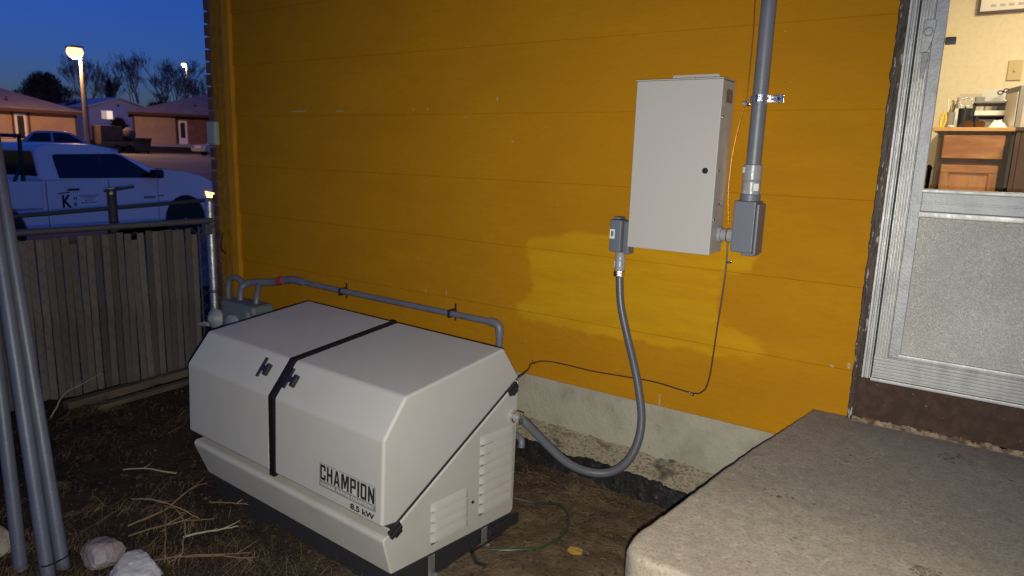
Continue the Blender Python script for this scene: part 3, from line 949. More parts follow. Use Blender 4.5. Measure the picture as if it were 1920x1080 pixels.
obj("paper_sheets", MB().box(3.815, 4.005, 2.815, 3.08, CT + .0125, CT + .045), M_greyp, tr)
for i, (xa, xb, yy, h, lab) in enumerate(((3.84, 3.965, 2.98, .085, "white papers heaped on top of the letter tray"), (3.70, 3.83, 3.175, .135, "pale notes pinned low on the cream wall"), (3.86, 3.94, 3.18, .16, "single pale note standing against the cream wall"))):
    base = CT + (.1725 if i == 0 else .12)
    tag(obj("paper_note", MB().obox(((xa + xb) / 2, yy, base + h / 2), (1, 0, 0), (0, .93, .36 if i == 0 else .05), (0, -.36 if i == 0 else -.05, .93), xb - xa, .004, h), M_paper if i == 0 else mat("faded_note_%d" % i, (.58, .52, .40), .8)), lab, "paper")
sc_ = thing("scissors", "black handled scissors lying on the heaped papers", "scissors", (3.93, 2.9, CT + .26))
for q in (0, 1):
    obj("handle_loop", MB().tube([(3.935 + q * .03 + .014 * math.cos(a * PI / 6), 2.93, CT + .235 + .012 * q + .011 * math.sin(a * PI / 6)) for a in range(13)], .004, 6, caps=False), M_black, sc_)
tag(obj("tissue", MB().grid(14, 10, lambda i, j: (3.90 + .105 * i, 2.66 + .10 * j, CT + .002 + .045 * max(0, math.sin(PI * i) * math.sin(PI * j)) * (1 + .6 * fbm(i * 5, j * 5, 3.)))), M_paper, normals=False, smooth=70), "crumpled white tissue at the front of the countertop", "tissue")
for (nm, lab, cat, x, y, z, sx, sy, sz, mm) in (
        ("tape_roll_box", "small white carton behind the pen cup on the counter", "carton", 3.70, 2.95, CT + .04, .07, .05, .08, M_paper),
        ("stapler", "black stapler lying beside the letter tray", "stapler", 3.775, 2.66, CT + .012, .05, .016, .022, M_black),
        ("envelope_stack", "stack of envelopes standing at the back of the counter", "envelopes", 3.745, 3.13, CT + .075, .12, .03, .15, M_paper),
        ("phone_charger", "dark block on top of the letter tray", "charger", 3.83, 2.90, CT + .19, .05, .04, .035, M_greyp),
        ("note_pad", "pale note pad lying on the letter tray's top", "note pad", 3.985, 2.95, CT + .18, .06, .08, .014, M_paper)):
    tag(obj(nm, MB().obox((x, y, z), Vector((.98, .2, 0)).normalized(), Vector((-.2, .98, 0)).normalized(), (0, 0, 1), sx, sy, sz), mm, bevel=.003), lab, cat)
sg = thing("sunglasses", "dark sunglasses lying at the front edge of the countertop", "sunglasses", (3.84, 2.64, CT))
for x in (3.80, 3.862): obj("lens", MB().lathe((x, 2.63, CT + .018), (0, 1, .3), [(0, .004), (.001, .026), (.003, .026), (.004, .004)], 14), mat("amber_lens_%d" % int(x * 1000), (.12, .05, .02), .08), sg)
obj("bridge", MB().tube([(3.822, 2.63, CT + .024), (3.84, 2.63, CT + .026)], .003, 6), M_black, sg)
tag(obj("ink_bottle", MB().lathe((3.835, 2.70, CT), (0, 0, 1), [(0, .017), (.05, .017), (.055, .010), (.075, .010)], 12), M_black), "small black bottle between the sunglasses and the tissue", "bottle")
tag(obj("white_pebble_soap", MB().lathe((3.705, 2.625, CT), (0, 0, 1), [(0, .010), (.006, .018), (.012, .012), (.014, .003)], 10), M_paper), "small pale lump at the countertop's left front edge", "lump")

# ------------------------------------------------------------------ transfer switch enclosure
X0, X1, Z0, Z1, DP = 2.825, 3.160, .687, 1.324, .153
enc = thing("transfer_switch", "beige grey metal switch enclosure mounted on the ochre siding", "electrical box", (2.99, 0, Z0))
obj("body", MB().box(X0 + .003, X1 - .001, -DP + .012, -.011, Z0 + .003, Z1 - .002), M_encl, enc, bevel=.003)
dr = obj("door_panel", MB().box(X0, X1, -DP, -DP + .0115, Z0, Z1), M_encl, enc, bevel=.003)
obj("drip_lip", MB().box(X0 - .002, X1 + .002, -DP - .004, -.0115, Z1 + .0002, Z1 + .005), M_encl, enc, bevel=.0015)
lk = obj("lock", MB().lathe((3.120, -DP, .998), (0, -1, 0), [(0, .011), (.004, .011), (.006, .009), (.0065, .002)], 20), M_black, dr)
fg = obj("mounting_flange", MB().prism([(2.915, 1.325), (2.910, 1.352), (2.914, 1.357), (3.092, 1.357), (3.097, 1.352), (3.095, 1.325)], lambda p, t: (p[0], t, p[1]), -.014, -.0105), M_encl, enc)
for x in (2.924, 2.963, 3.003, 3.036, 3.080):
    obj("screw_hole", MB().lathe((x, -.0141, 1.344), (0, -1, 0), [(0, .0042), (.0006, .0042)], 10), M_black, fg)
obj("sticker", MB().box(X1 - .0009, X1 + .0004, -.108, -.040, 1.245, 1.292), M_stick, enc)
for z in (1.19, 1.0, .82): obj("hinge_rivet", MB().lathe((X1 - .001, -.128, z), (1, 0, 0), [(0, .006), (.003, .006), (.0045, .003)], 10), M_chrome, enc)
obj("side_screw", MB().lathe((X1 - .001, -.085, .875), (1, 0, 0), [(0, .003), (.002, .003)], 8), M_black, enc)

# ------------------------------------------------------------------ rigid conduit on the right
rc = thing("rigid_conduit", "thick grey rigid conduit rising from a junction fitting beside the door", "conduit", (3.27, -.07, .70))
obj("pipe", MB().tube([(3.269, -.070, 1.025), (3.271, -.070, 2.5)], .0265, 20), M_pvc, rc)
cp = obj("coupling", MB().lathe((3.268, -.070, .905), (0, 0, 1), [(0, .026), (.012, .026), (.014, .033), (.058, .033), (.062, .0295), (.066, .033), (.105, .033), (.118, .033), (.121, .0275)], 20), M_coup, rc)
obj("label", MB().obox((3.268 + .0235, -.070 - .0235, .945), (.707, .707, 0), (.707, -.707, 0), (0, 0, 1), .020, .0015, .026), M_white, cp)
obj("label", MB().obox((3.268 - .026, -.070 - .021, 1.005), (.78, -.62, 0), (.62, .78, 0), (0, 0, 1), .012, .0015, .020), M_white, cp)
lb = obj("conduit_body", MB().box(3.226, 3.305, -.120, -.020, .706, .894), M_lb, rc, bevel=.005)
obj("neck", MB().lathe((3.268, -.070, .8945), (0, 0, 1), [(0, .036), (.022, .036), (.026, .030)], 20), M_lb, lb)
obj("cover", MB().box(3.3052, 3.3165, -.114, -.026, .700, .886), M_lb, lb, bevel=.004)
obj("cover_tab", MB().box(3.262, 3.312, -.105, -.035, .694, .7055), M_lb, lb, bevel=.003)
nb = obj("nipple", MB().lathe((3.1605, -.060, .759), (1, 0, 0), [(0, .031), (.012, .031), (.013, .024), (.032, .024), (.033, .0265), (.0665, .0265)], 18), M_coup, rc)
obj("thread_ring", MB().lathe((3.1935, -.060, .759), (1, 0, 0), [(0, .0275), (.004, .0275)], 18), M_copper, nb)
stp = obj("strap", MB().tube([(3.2695 + .030 * math.cos(a * PI / 10), -.070 - .030 * math.sin(a * PI / 10), 1.259) for a in range(-2, 13)], .0035, 6), M_chrome, rc)
mbs = MB()
prev = None
for a in range(-3, 14):
    an = a * PI / 10
    p = (3.2695 + .0285 * math.cos(an), -.070 - .0285 * math.sin(an))
    if prev: mbs.add([(prev[0], prev[1], 1.246), (p[0], p[1], 1.246), (p[0], p[1], 1.272), (prev[0], prev[1], 1.272)], [(0, 1, 2, 3)])
    prev = p
obj("strap_band", mbs, M_chrome, stp, normals=False)
obj("strap_ear", MB().box(3.298, 3.342, -.030, -.026, 1.246, 1.274), M_chrome, stp, bevel=.0015)
obj("strap_web", MB().box(3.2935, 3.2978, -.058, -.026, 1.247, 1.273), M_chrome, stp, bevel=.0015)
obj("strap_screw", MB().lathe((3.325, -.030, 1.260), (0, -1, 0), [(0, .005), (.002, .005), (.003, .002)], 10), M_blackm, stp)
obj("strap_ear", MB().box(3.222, 3.240, -.034, -.030, 1.247, 1.272), M_chrome, stp, bevel=.0015)

# ------------------------------------------------------------------ conduit body and liquid-tight whip on the left
fx = thing("flexible_conduit", "grey flexible conduit looping from the generator up to the switch box", "conduit", (2.76, -.075, .54))
lb2 = obj("conduit_body", MB().box(2.718, 2.772, -.105, -.035, .652, .786), M_lb, fx, bevel=.008)
obj("back_flange", MB().box(2.7725, 2.800, -.085, -.030, .645, .780), M_lb, lb2, bevel=.005)
obj("top_knob", MB().box(2.728, 2.760, -.095, -.045, .7865, .797), M_lb, lb2, bevel=.004)
obj("bar_code_label", MB().box(2.722, 2.744, -.1068, -.1052, .708, .746), M_white, lb2)
obj("bar_code", MB().box(2.727, 2.739, -.1074, -.1069, .716, .740), M_pgrey, lb2)
obj("coupling", MB().lathe((2.760, -.074, .652), (0, 0, -1), [(0, .021), (.010, .021), (.012, .0205), (.030, .0205), (.034, .0225), (.075, .0225), (.078, .020)], 18), M_coup, fx)
obj("coupling_label", MB().obox((2.760 - .0195, -.074 - .0125, .602), (.54, -.84, 0), (.84, .54, 0), (0, 0, 1), .012, .0015, .026), M_white, fx)
obj("compression_nut", MB().lathe((2.761, -.074, .574), (0, 0, -1), [(0, .022), (.003, .026), (.024, .026), (.027, .021)], 8), M_chrome, fx, bevel=.001, smooth=20)
FLEX = [(2.610, -.602, .054), (2.648, -.585, .034), (2.705, -.53, -.049), (2.775, -.48, -.128), (2.844, -.43, -.168), (2.911, -.38, -.172), (2.953, -.32, -.146), (2.971, -.26, -.083), (2.963, -.21, 0.0), (2.929, -.17, .094), (2.887, -.14, .191), (2.831, -.11, .31), (2.783, -.09, .436), (2.762, -.075, .56)]
obj("hose", MB().tube(catmull(FLEX, 7), .0165, 16), M_flex, fx)
# ------------------------------------------------------------------ generator (own axes: x along its length, y to the wall, z up)
GO = (2.5757, -1.2558, .1615)
GR = -0.04737529
GL = 1.1755
gen = thing("standby_generator", "beige standby generator with sloped lid, black centre seam and louvred end", "generator", GO, GR, local=True)
P3, P4, P5, P6, P7 = (-.010, -.286), (0, 0), (.094, .1182), (.589, .1733), (.686, .0418)
PD0 = (.052, -.296)


def gmap(p, t): return (t, p[0], p[1])


lidpoly = [P3, P4, P5, P6, P7, PD0]
SEAM = -.588
for (a, b) in ((-GL, SEAM - .0152), (SEAM + .0152, 0)):
    obj("lid", MB().prism(lidpoly, gmap, a, b), M_genl, gen, bevel=.010, seg=3, smooth=40)


def inset(poly, d):
    cx = sum(p[0] for p in poly) / len(poly); cy = sum(p[1] for p in poly) / len(poly)
    return [(p[0] + (cx - p[0]) / math.hypot(cx - p[0], cy - p[1]) * d, p[1] + (cy - p[1]) / math.hypot(cx - p[0], cy - p[1]) * d) for p in poly]


seal = obj("seam_gasket", MB().prism([(-.012, -.300), (-.006, .002), (.090, .122), (.588, .1765), (.66, .05), (.052, -.29)], gmap, SEAM - .0155, SEAM + .0155), M_seam, gen, bevel=.0025)
# base below the diagonal seam
GAP = .006
basepoly = [(.060, -.3045), (.045, -.324), (.006, -.326), (-.004, -.334), (-.004, -.348), (.028, -.467), (.655, -.513), (.672, -.500), (.684, .028)]
bs = MB()
nb_ = len(basepoly)
prev = None
secs = []
for (t, k) in ((-GL + .075, 0.0), (-GL + .022, .35), (-GL + .006, 1.0), (-.003, 1.0), (0, 1.0)):
    secs.append(t)
# left end tapers inwards towards the ground
vsl = []
for (y, z) in basepoly:
    t = -GL + .012 + (.055 * max(0, (-.32 - z) / .15) if z < -.32 else 0)
    vsl.append((t, y, z))
vsr = [(0, y, z) for (y, z) in basepoly]
bs.v = vsl + vsr
bs.f = [tuple(range(nb_)), tuple(range(2 * nb_ - 1, nb_ - 1, -1))] + [(i, i + nb_, (i + 1) % nb_ + nb_, (i + 1) % nb_) for i in range(nb_)]
base = obj("base_tub", bs, M_genb, gen, bevel=.008, seg=3, smooth=40)
# black filler giving the lid gap its shade, at front edge and along the diagonal
obj("gap_shade_filler", MB().prism([(.03, -.29), (.05, -.332), (.66, .010), (.66, .035)], gmap, -GL + .016, -.006), M_blackm, gen)
# louvres on the right-hand end
LW = .0385


def louvre(y0, y1, ztop):
    h = .034; d = .011
    nu, nv = 16, 8
    m_ = MB()

    def fn(i, j):
        y = y0 + (y1 - y0) * i
        e = min(1, min(i, 1 - i) * (y1 - y0) / .016)
        e = math.sin(e * PI / 2) if e < 1 else 1
        # profile: rises from the top edge to the lower lip, then tucks under
        if j < .8: q = math.sin((j / .8) * PI / 2); z = ztop - h * (j / .8)
        else: q = 1 - (j - .8) / .2; z = ztop - h - .001 * (j - .8)
        sl = -.055 * (y - y0)
        return (.0006 + d * q * e, y, z + sl)
    m_.grid(nu, nv, fn)
    return m_


for k in range(8): obj("louvre", louvre(.458, .664, -.131 - k * LW), M_genb, base, normals=True, smooth=50)
for k in range(4): obj("louvre", louvre(.206, .398, -.291 - k * .0375), M_genb, base, normals=True, smooth=50)
for k in range(8): obj("louvre_slot", MB().box(.0002, .0012, .462, .660, -.131 - k * LW - .0385 - .0045, -.131 - k * LW - .0345 - .0045), M_black, base)
for k in range(4): obj("louvre_slot", MB().box(.0002, .0012, .210, .394, -.291 - k * .0375 - .0385 - .0045, -.291 - k * .0375 - .0345 - .0045), M_black, base)
obj("side_screw", MB().lathe((.0, .424, -.372), (1, 0, 0), [(0, .006), (.003, .006), (.004, .003)], 12), M_black, base)


# black hinge clips on the seam line
def clip(y, z, s, nm):
    dv = Vector((0, .686 - .052, .0418 + .296)).normalized(); nv_ = Vector((0, -dv.z, dv.y))
    o_ = obj(nm, MB().obox((.006, y, z), dv, nv_, (1, 0, 0), s, s * .62, .012), M_black, gen, bevel=.002)
    obj("clip_rib", MB().obox((.0135, y, z), dv, nv_, (1, 0, 0), s * .92, s * .14, .006), M_blackm, o_, bevel=.001)
    obj("clip_foot", MB().obox((.005, y + dv.y * s * .1 - nv_.y * s * .42, z + dv.z * s * .1 - nv_.z * s * .42), dv, nv_, (1, 0, 0), s * .6, s * .25, .009), M_black, o_, bevel=.0015)


clip(.640, .006, .052, "hinge_clip")
clip(.040, -.312, .052, "hinge_clip")


# two handles on the sloping front of the lid
cn = Vector((0, -.1182, .094)).normalized(); cu_ = Vector((0, .094, .1182)).normalized()
for (hx, hy, hz) in ((-.7215, .0535, .068), (-.552, .0505, .0635)):
    c0 = Vector((hx, hy, hz))
    plate = obj("latch_handle", MB().obox(c0 + cn * .004, (1, 0, 0), cn, cu_, .013, .009, .078), M_black, gen, bevel=.003)
    obj("latch_arm", MB().obox(c0 + Vector((.022, 0, 0)) + cn * .007 - cu_ * .002, (1, 0, 0), cn, cu_, .036, .010, .022), M_black, plate, bevel=.003)
    obj("latch_grip", MB().obox(c0 + Vector((.046, 0, 0)) + cn * .012 - cu_ * .004, (1, 0, 0), cn, cu_, .018, .018, .046), M_black, plate, bevel=.004)
# lettering on the front


def fp(u, w, h): return (u, -.0010 - .0349 * -w * 1.0 - .0008 - h if False else (P3[0] * (w / P3[1])) - .0006 - h, w)


logo = obj("logo_plate", MB().add([fp(-.312, -.160, 0), fp(-.030, -.160, 0), fp(-.030, -.244, 0), fp(-.312, -.244, 0)], [(0, 3, 2, 1)]), M_plight, gen, normals=False)
ed = MB()
for (a, b, c, d) in ((-.312, -.030, -.160, -.1625), (-.312, -.030, -.2215, -.244), (-.312, -.3095, -.160, -.244), (-.0325, -.030, -.160, -.244)):
    ed.add([fp(a, c, .0004), fp(b, c, .0004), fp(b, d, .0004), fp(a, d, .0004)], [(0, 3, 2, 1)])
obj("logo_border", ed, M_pgrey, logo, normals=False)
GLYPH = {
    'C': [[(0, 0), (.32, 0), (.32, 1), (0, 1)], [(.32, .83), (.9, .83), (1, .9), (.9, 1), (.32, 1)], [(.32, 0), (.9, 0), (1, .1), (.9, .17), (.32, .17)], [(.68, .62), (1, .62), (1, .9), (.68, .83)], [(.68, .17), (1, .1), (1, .38), (.68, .38)]],
    'H': [[(0, 0), (.32, 0), (.32, 1), (0, 1)], [(.68, 0), (1, 0), (1, 1), (.68, 1)], [(.32, .42), (.68, .42), (.68, .60), (.32, .60)]],
    'A': [[(0, 0), (.30, 0), (.56, 1), (.34, 1)], [(.70, 0), (1, 0), (.66, 1), (.50, 1), (.46, .85)], [(.29, .20), (.68, .20), (.64, .36), (.34, .36)]],
    'M': [[(0, 0), (.25, 0), (.25, 1), (0, 1)], [(.75, 0), (1, 0), (1, 1), (.75, 1)], [(.25, 1), (.25, .62), (.42, .12), (.50, .12), (.50, .50), (.34, 1)], [(.75, 1), (.66, 1), (.50, .50), (.50, .12), (.58, .12), (.75, .62)]],
    'P': [[(0, 0), (.32, 0), (.32, 1), (0, 1)], [(.32, .83), (.92, .83), (1, .92), (.92, 1), (.32, 1)], [(.32, .38), (.92, .38), (1, .46), (.92, .54), (.32, .54)], [(.68, .54), (1, .46), (1, .92), (.68, .83)]],
    'I': [[(0, 0), (1, 0), (1, 1), (0, 1)]],
    'O': [[(0, .08), (.32, .17), (.32, .83), (0, .92)], [(1, .08), (1, .92), (.68, .83), (.68, .17)], [(0, .92), (.32, .83), (.68, .83), (1, .92), (.9, 1), (.1, 1)], [(.1, 0), (.9, 0), (1, .08), (.68, .17), (.32, .17), (0, .08)]],
    'N': [[(0, 0), (.29, 0), (.29, 1), (0, 1)], [(.71, 0), (1, 0), (1, 1), (.71, 1)], [(.29, 1), (.29, .52), (.71, 0), (.71, .48)]],
}
_ws = [1, 1.0, 1.12, 1.32, 1.0, .34, 1.0, 1.06]
_g = .20; _tot = sum(_ws) + _g * 7; _u = -.307; _sc = .272 / _tot
for _c, _w in zip("CHAMPION", _ws):
    _m = MB()
    for _k, _poly in enumerate(GLYPH[_c]):
        _m.add([fp(_u + _w * _sc * p[0], -.2190 + .054 * p[1], .0012 + _k * .00006) for p in _poly], [tuple(range(len(_poly)))])
    obj("logo_letter", _m, M_print, logo, normals=False, smooth=0)
    _u += (_w + _g) * _sc
obj("tagline_lettering", fit_text("GLOBAL POWER EQUIPMENT", -.303, -.039, -.2395, -.2265, lambda u, w, h: fp(u, w, h + .0014), .004), M_genl, logo)
obj("rating_lettering", fit_text("8.5 kW", -.150, -.034, -.271, -.2515, lambda u, w, h: fp(u, w, h + .0012), .02), M_print, logo)
# conduit connector on the end
cnn = obj("conduit_connector", MB().lathe((.0, .653, -.108), (1, 0, 0), [(0, .024), (.012, .024), (.014, .020), (.020, .020), (.022, .023), (.042, .023), (.046, .018)], 16), M_chrome, gen)
# hold-down brackets on the end
for (y, z) in ((.205, -.4815), (.487, -.5015)):
    br = obj("hold_down_bracket", MB().obox((.008, y, z - .030), (1, 0, 0), (0, 1, 0), (0, 0, 1), .004, .030, .066), M_galv, gen, bevel=.001)
    obj("bracket_foot", MB().box(.006, .040, y - .015, y + .015, z - .068, z - .0635), M_galv, br, bevel=.001)
    obj("bracket_bolt", MB().lathe((.026, y, z - .0635), (0, 0, 1), [(0, .009), (.007, .009), (.009, .006)], 6), M_galv, br)
pad = thing("generator_pad", "black plastic mounting pad under the beige generator", "pad", GO, GR, local=True)
pz = -.40 - GO[2] - .03
obj("pad_body", MB().add([(-GL + .07, .05, pz), (-.004, .05, pz), (-.004, .668, pz), (-GL + .07, .668, pz), (-GL + .07, .05, -.4715), (-.004, .05, -.4715), (-.004, .668, -.5165), (-GL + .07, .668, -.5165)], [(0, 3, 2, 1), (4, 5, 6, 7), (0, 1, 5, 4), (2, 3, 7, 6), (1, 2, 6, 5), (3, 0, 4, 7)]), M_blackm, pad, bevel=.006)
obj("pad_foot", MB().box(-.0035, .010, .52, .70, pz, -.525), M_blackm, pad, bevel=.004)

# ------------------------------------------------------------------ thin cable along the siding
CABLE = [(2.560, -.540, .170), (2.512, -.40, .150), (2.385, -.16, .092), (2.310, -.03, .066), (2.375, -.018, .09), (2.49, -.018, .096), (2.629, -.018, .094), (2.786, -.018, .102), (2.934, -.018, .108), (3.092, -.018, .097), (3.138, -.018, .116), (3.156, -.018, .161), (3.164, -.018, .241), (3.173, -.018, .396), (3.183, -.018, .548), (3.186, -.018, .654), (3.182, -.018, .757)]
cb_ = thing("control_cable", "thin brown cable sagging across the siding from the generator to the switch box", "cable", (3.09, -.018, .097))
obj("cable", MB().tube(catmull(CABLE, 5), .0032, 6), M_cable, cb_)
for (x, z) in ((2.318, .074), (3.092, .093), (3.197, .652)):
    cl_ = obj("cable_clip", MB().obox((x, -.020, z), Vector((.9, 0, .25 if z > .5 else -.5)).normalized(), (0, 1, 0), Vector((-.25, 0, .9)).normalized(), .022, .014, .009), M_chrome, cb_, bevel=.002)
    obj("clip_nail", MB().lathe((x + .008, -.026, z), (0, -1, 0), [(0, .004), (.004, .004), (.005, .002)], 8), M_blackm, cl_)
gw = thing("copper_ground_wire", "bare copper wire running up behind the rigid conduit", "wire", (3.17, -.018, .94))
obj("wire", MB().tube(catmull([(3.180, -.016, .80), (3.170, -.016, .90), (3.168, -.016, .96), (3.172, -.016, 1.059), (3.186, -.016, 1.167), (3.204, -.016, 1.254), (3.207, -.016, 1.367), (3.208, -.016, 1.497), (3.204, -.016, 1.61), (3.209, -.016, 1.75), (3.204, -.016, 2.0), (3.206, -.016, 2.45)], 6), .0022, 6), M_copper, gw)
ck = obj("wire_clamp", MB().obox((3.207, -.022, 1.245), Vector((.9, 0, -.35)).normalized(), (0, 1, 0), Vector((.35, 0, .9)).normalized(), .030, .014, .012), M_chrome, gw, bevel=.002)
obj("clamp_screw", MB().lathe((3.217, -.029, 1.240), (0, -1, 0), [(0, .005), (.003, .005)], 8), M_blackm, ck)

# ------------------------------------------------------------------ gas pipe and meter behind the generator
gp = thing("gas_pipe", "grey gas pipe running along the siding behind the generator", "pipe", (1.3, -.05, .24))
obj("pipe", MB().tube(catmull([(.62, -.05, .250), (.835, -.05, .246), (1.276, -.05, .241), (1.829, -.05, .238), (2.085, -.05, .236)], 4), .0165, 14), M_pvc, gp)
obj("elbow", MB().tube(catmull([(2.078, -.05, .236), (2.105, -.05, .235), (2.128, -.05, .224), (2.136, -.05, .20), (2.136, -.05, .178)], 5), .0215, 14), M_pvc, gp)
obj("pipe_drop", MB().tube([(2.136, -.05, .179), (2.136, -.05, -.35)], .0175, 14), M_pvc, gp)
obj("wide_pipe", MB().tube(catmull([(.30, -.09, .205), (.40, -.06, .214), (.50, -.05, .236), (.585, -.05, .252), (.645, -.05, .2515), (.70, -.05, .2495)], 5), .024, 14), M_pvc, gp)
obj("red_valve", MB().lathe((.455, -.052, .228), (1, 0, .2), [(0, .027), (.05, .027)], 14), M_red, gp)
for x in (1.83, 1.02):
    hk = obj("pipe_clamp", MB().box(x - .007, x + .007, -.071, -.010, .218, .260), M_blackm, gp, bevel=.003)
    obj("clamp_tab", MB().box(x - .005, x + .005, -.016, -.0105, .195, .285), M_blackm, hk, bevel=.002)
gm = thing("gas_meter", "grey green gas meter with looped pipes behind the generator's far corner", "gas meter", (.25, -.18, -.4))
obj("meter_body", MB().box(.16, .44, -.27, -.08, -.16, .075), M_meter, gm, bevel=.03, seg=4)
obj("meter_cap", MB().box(.13, .47, -.255, -.095, .030, .095), M_meter, gm, bevel=.025, seg=4)
obj("meter_dial", MB().lathe((.30, -.272, -.03), (0, -1, 0), [(0, .06), (.02, .06), (.025, .05)], 16), M_meterl, gm)
obj("riser_pipe", MB().tube(catmull([(.225, -.17, .09), (.215, -.16, .135), (.205, -.14, .17), (.235, -.11, .195), (.30, -.09, .205)], 5), .021, 12), M_pvc, gm)
obj("riser_pipe", MB().tube(catmull([(.385, -.17, .09), (.380, -.16, .13), (.352, -.13, .170), (.318, -.10, .196)], 5), .018, 12), M_pvc, gm)
obj("riser_pipe", MB().tube(catmull([(.05, -.14, -.38), (.05, -.14, .05), (.055, -.135, .17), (.085, -.13, .210), (.14, -.125, .213), (.185, -.12, .190), (.22, -.11, .175)], 5), .019, 12), M_pvc, gm)
obj("regulator", MB().lathe((.0, -.20, -.055), (.3, -1, .2), [(-.03, .03), (-.01, .062), (.012, .062), (.03, .04), (.05, .02)], 18), M_meterl, gm)
obj("inlet_pipe", MB().tube([(-.03, -.19, -.06), (-.03, -.18, -.42)], .022, 12), M_meter, gm)
obj("regulator_vent", MB().tube([(-.06, -.22, -.10), (-.16, -.22, -.115)], .014, 10), M_meterl, gm)
ub = thing("utility_box", "small pale green utility box on the house corner above the fence", "utility box", (-.17, -.03, 1.04))
obj("box_body", MB().box(-.222, -.134, -.060, -.026, 1.038, 1.187), M_util, ub, bevel=.008)
obj("box_cover", MB().box(-.216, -.140, -.066, -.0605, 1.046, 1.179), M_util, ub, bevel=.004)
bw = thing("loose_wire", "short dark wire ends sticking out from the house corner", "wire", (-.13, -.03, .4))
obj("wire_strand", MB().tube(catmull([(-.16, -.012, .33), (-.145, -.05, .38), (-.105, -.06, .475)], 5), .004, 6), M_cable, bw)
obj("wire_strand", MB().tube(catmull([(-.155, -.012, .33), (-.135, -.06, .37), (-.095, -.07, .45)], 5), .004, 6), M_cable, bw)

# ------------------------------------------------------------------ slatted chain-link fence
FXX = -.20
fence = thing("slat_fence", "weathered chain-link fence filled with brown vertical slats", "fence", (FXX, -1.0, -.40))
sl0 = None
rd = random.Random(9)
y = -.205
i = 0
while y > -2.5:
    h = rd.uniform(-.006, .006)
    if sl0 is None:
        tmp = MB().box(-.005, .005, -.0187, .0187, -.4625, .4625)
        o = obj("slat", MB().add([(v[0] + FXX, v[1] - 1.0, v[2] - .40) for v in tmp.v], tmp.f), M_slat, fence, bevel=.002, seg=1)
        sl0 = o.data
    else:
        o = bpy.data.objects.new("slat", sl0); COL.objects.link(o); o.parent = fence
    o.location = (rd.uniform(-.003, .003), y + 1.0, .0475 + .40 + h)
    o.rotation_euler = (rd.uniform(-.010, .010), 0, rd.uniform(-.10, .10))
    if rd.random() < .05: o.location.z -= .04
    y -= .0420
    i += 1
# zig-zag wires
cw = MB()
pit = .0435
for side in (-1, 1):
    yy = -.16
    k = 0
    while yy > -2.5:
        pts = []
        for q in range(22):
            z = -.40 + q * .0435
            pts.append((FXX + side * .0085 + .003 * (1 if q % 2 else -1), yy + (pit * .5 if (q + k) % 2 else -pit * .5) * 1.05, z))
        cw.tube(pts, .0014, 4, caps=False)
        yy -= pit; k += 1
o = obj("chain_link_mesh", cw, M_wire, fence, normals=False, smooth=60); o['kind'] = 'stuff'
obj("top_rail", MB().tube([(FXX, -.075, .551), (FXX, -2.6, .551)], .019, 12), M_rail, fence)
obj("corner_post", MB().lathe((-.245, -.055, -.5), (0, 0, 1), [(0, .029), (1.17, .029), (1.185, .024), (1.197, .012)], 16), M_galv, fence)
obj("line_post", MB().lathe((FXX, -2.3, -.5), (0, 0, 1), [(0, .026), (1.10, .026), (1.13, .010)], 12), M_galv, fence)
for z in (.50, .06, -.30): obj("tension_band", MB().lathe((-.245, -.055, z), (0, 0, 1), [(0, .0325), (.022, .0325)], 14), M_rail, fence)
obj("tension_bar", MB().box(FXX - .004, FXX + .004, -.172, -.165, -.40, .52), M_rail, fence)
obj("rail_end", MB().box(-.235, -.190, -.125, -.075, .46, .53), M_rail, fence, bevel=.006)
# pipe railing further out
rl = thing("pipe_railing", "dark pipe railing between the slat fence and the white truck", "railing", (-2.0, .16, -.62))
obj("rail", MB().tube([(-2.0, -1.6, .432), (-2.0, -.65, .466), (-2.0, 1.04, .536), (-2.0, 2.2, .575)], .017, 12), M_rail, rl)
obj("post", MB().lathe((-2.0, .155, -.65), (0, 0, 1), [(0, .036), (1.29, .036), (1.30, .042), (1.312, .042)], 14), M_rail, rl)
obj("post", MB().lathe((-2.0, 1.9, -.65), (0, 0, 1), [(0, .036), (1.25, .036)], 14), M_rail, rl)
obj("post_reflector", MB().lathe((-1.963, .135, .625), (1, -.35, .1), [(0, .014), (.004, .014), (.006, .008)], 12), mat("amber_reflector", (.85, .62, .10), .15, spec=.8), rl)
obj("post_bracket", MB().tube([(-2.0, .10, .64), (-2.0, .34, .672)], .012, 8), M_rail, rl)

# ------------------------------------------------------------------ leaning conduits
for (pts, lab) in (([(1.553, -1.773, -.41), (1.352, -1.744, .319), (1.23, -1.719, .785), (.85, -1.64, 2.2)], "right grey conduit of the tied pair leaning up at the left edge"),
                   ([(1.600, -1.835, -.42), (1.396, -1.793, .339), (1.272, -1.768, .785), (.88, -1.69, 2.2)], "left grey conduit of the tied pair leaning up at the left edge"),
                   ([(1.477, -1.87, -.41), (1.345, -1.828, .168), (1.20, -1.785, .785), (.86, -1.69, 2.2)], "single grey conduit standing apart left of the tied pair")):
    P = [Vector(pts[0]), Vector(pts[2])]
    top = P[0] + (P[1] - P[0]) * 2.3
    t = thing("leaning_conduit", lab, "conduit", pts[0], group="grey conduits leaning at the left")
    obj("pipe", MB().tube([P[0], P[0] + (P[1] - P[0]) * .6, P[1], top], .0215, 16), M_pole2, t)
    obj("pipe_end", MB().lathe(P[0] - (P[1] - P[0]).normalized() * .002, (P[1] - P[0]), [(0, .0212), (.002, .0217), (.02, .0217)], 16), M_pole2, t)
tie_c = Vector((1.568, -1.795, -.355))
dvp = Vector((1.23 - 1.553, -1.719 + 1.773, 1.185)).normalized()
e1 = (Vector((.05, -.062, 0)) - dvp * Vector((.05, -.062, 0)).dot(dvp)).normalized(); e2 = dvp.cross(e1)
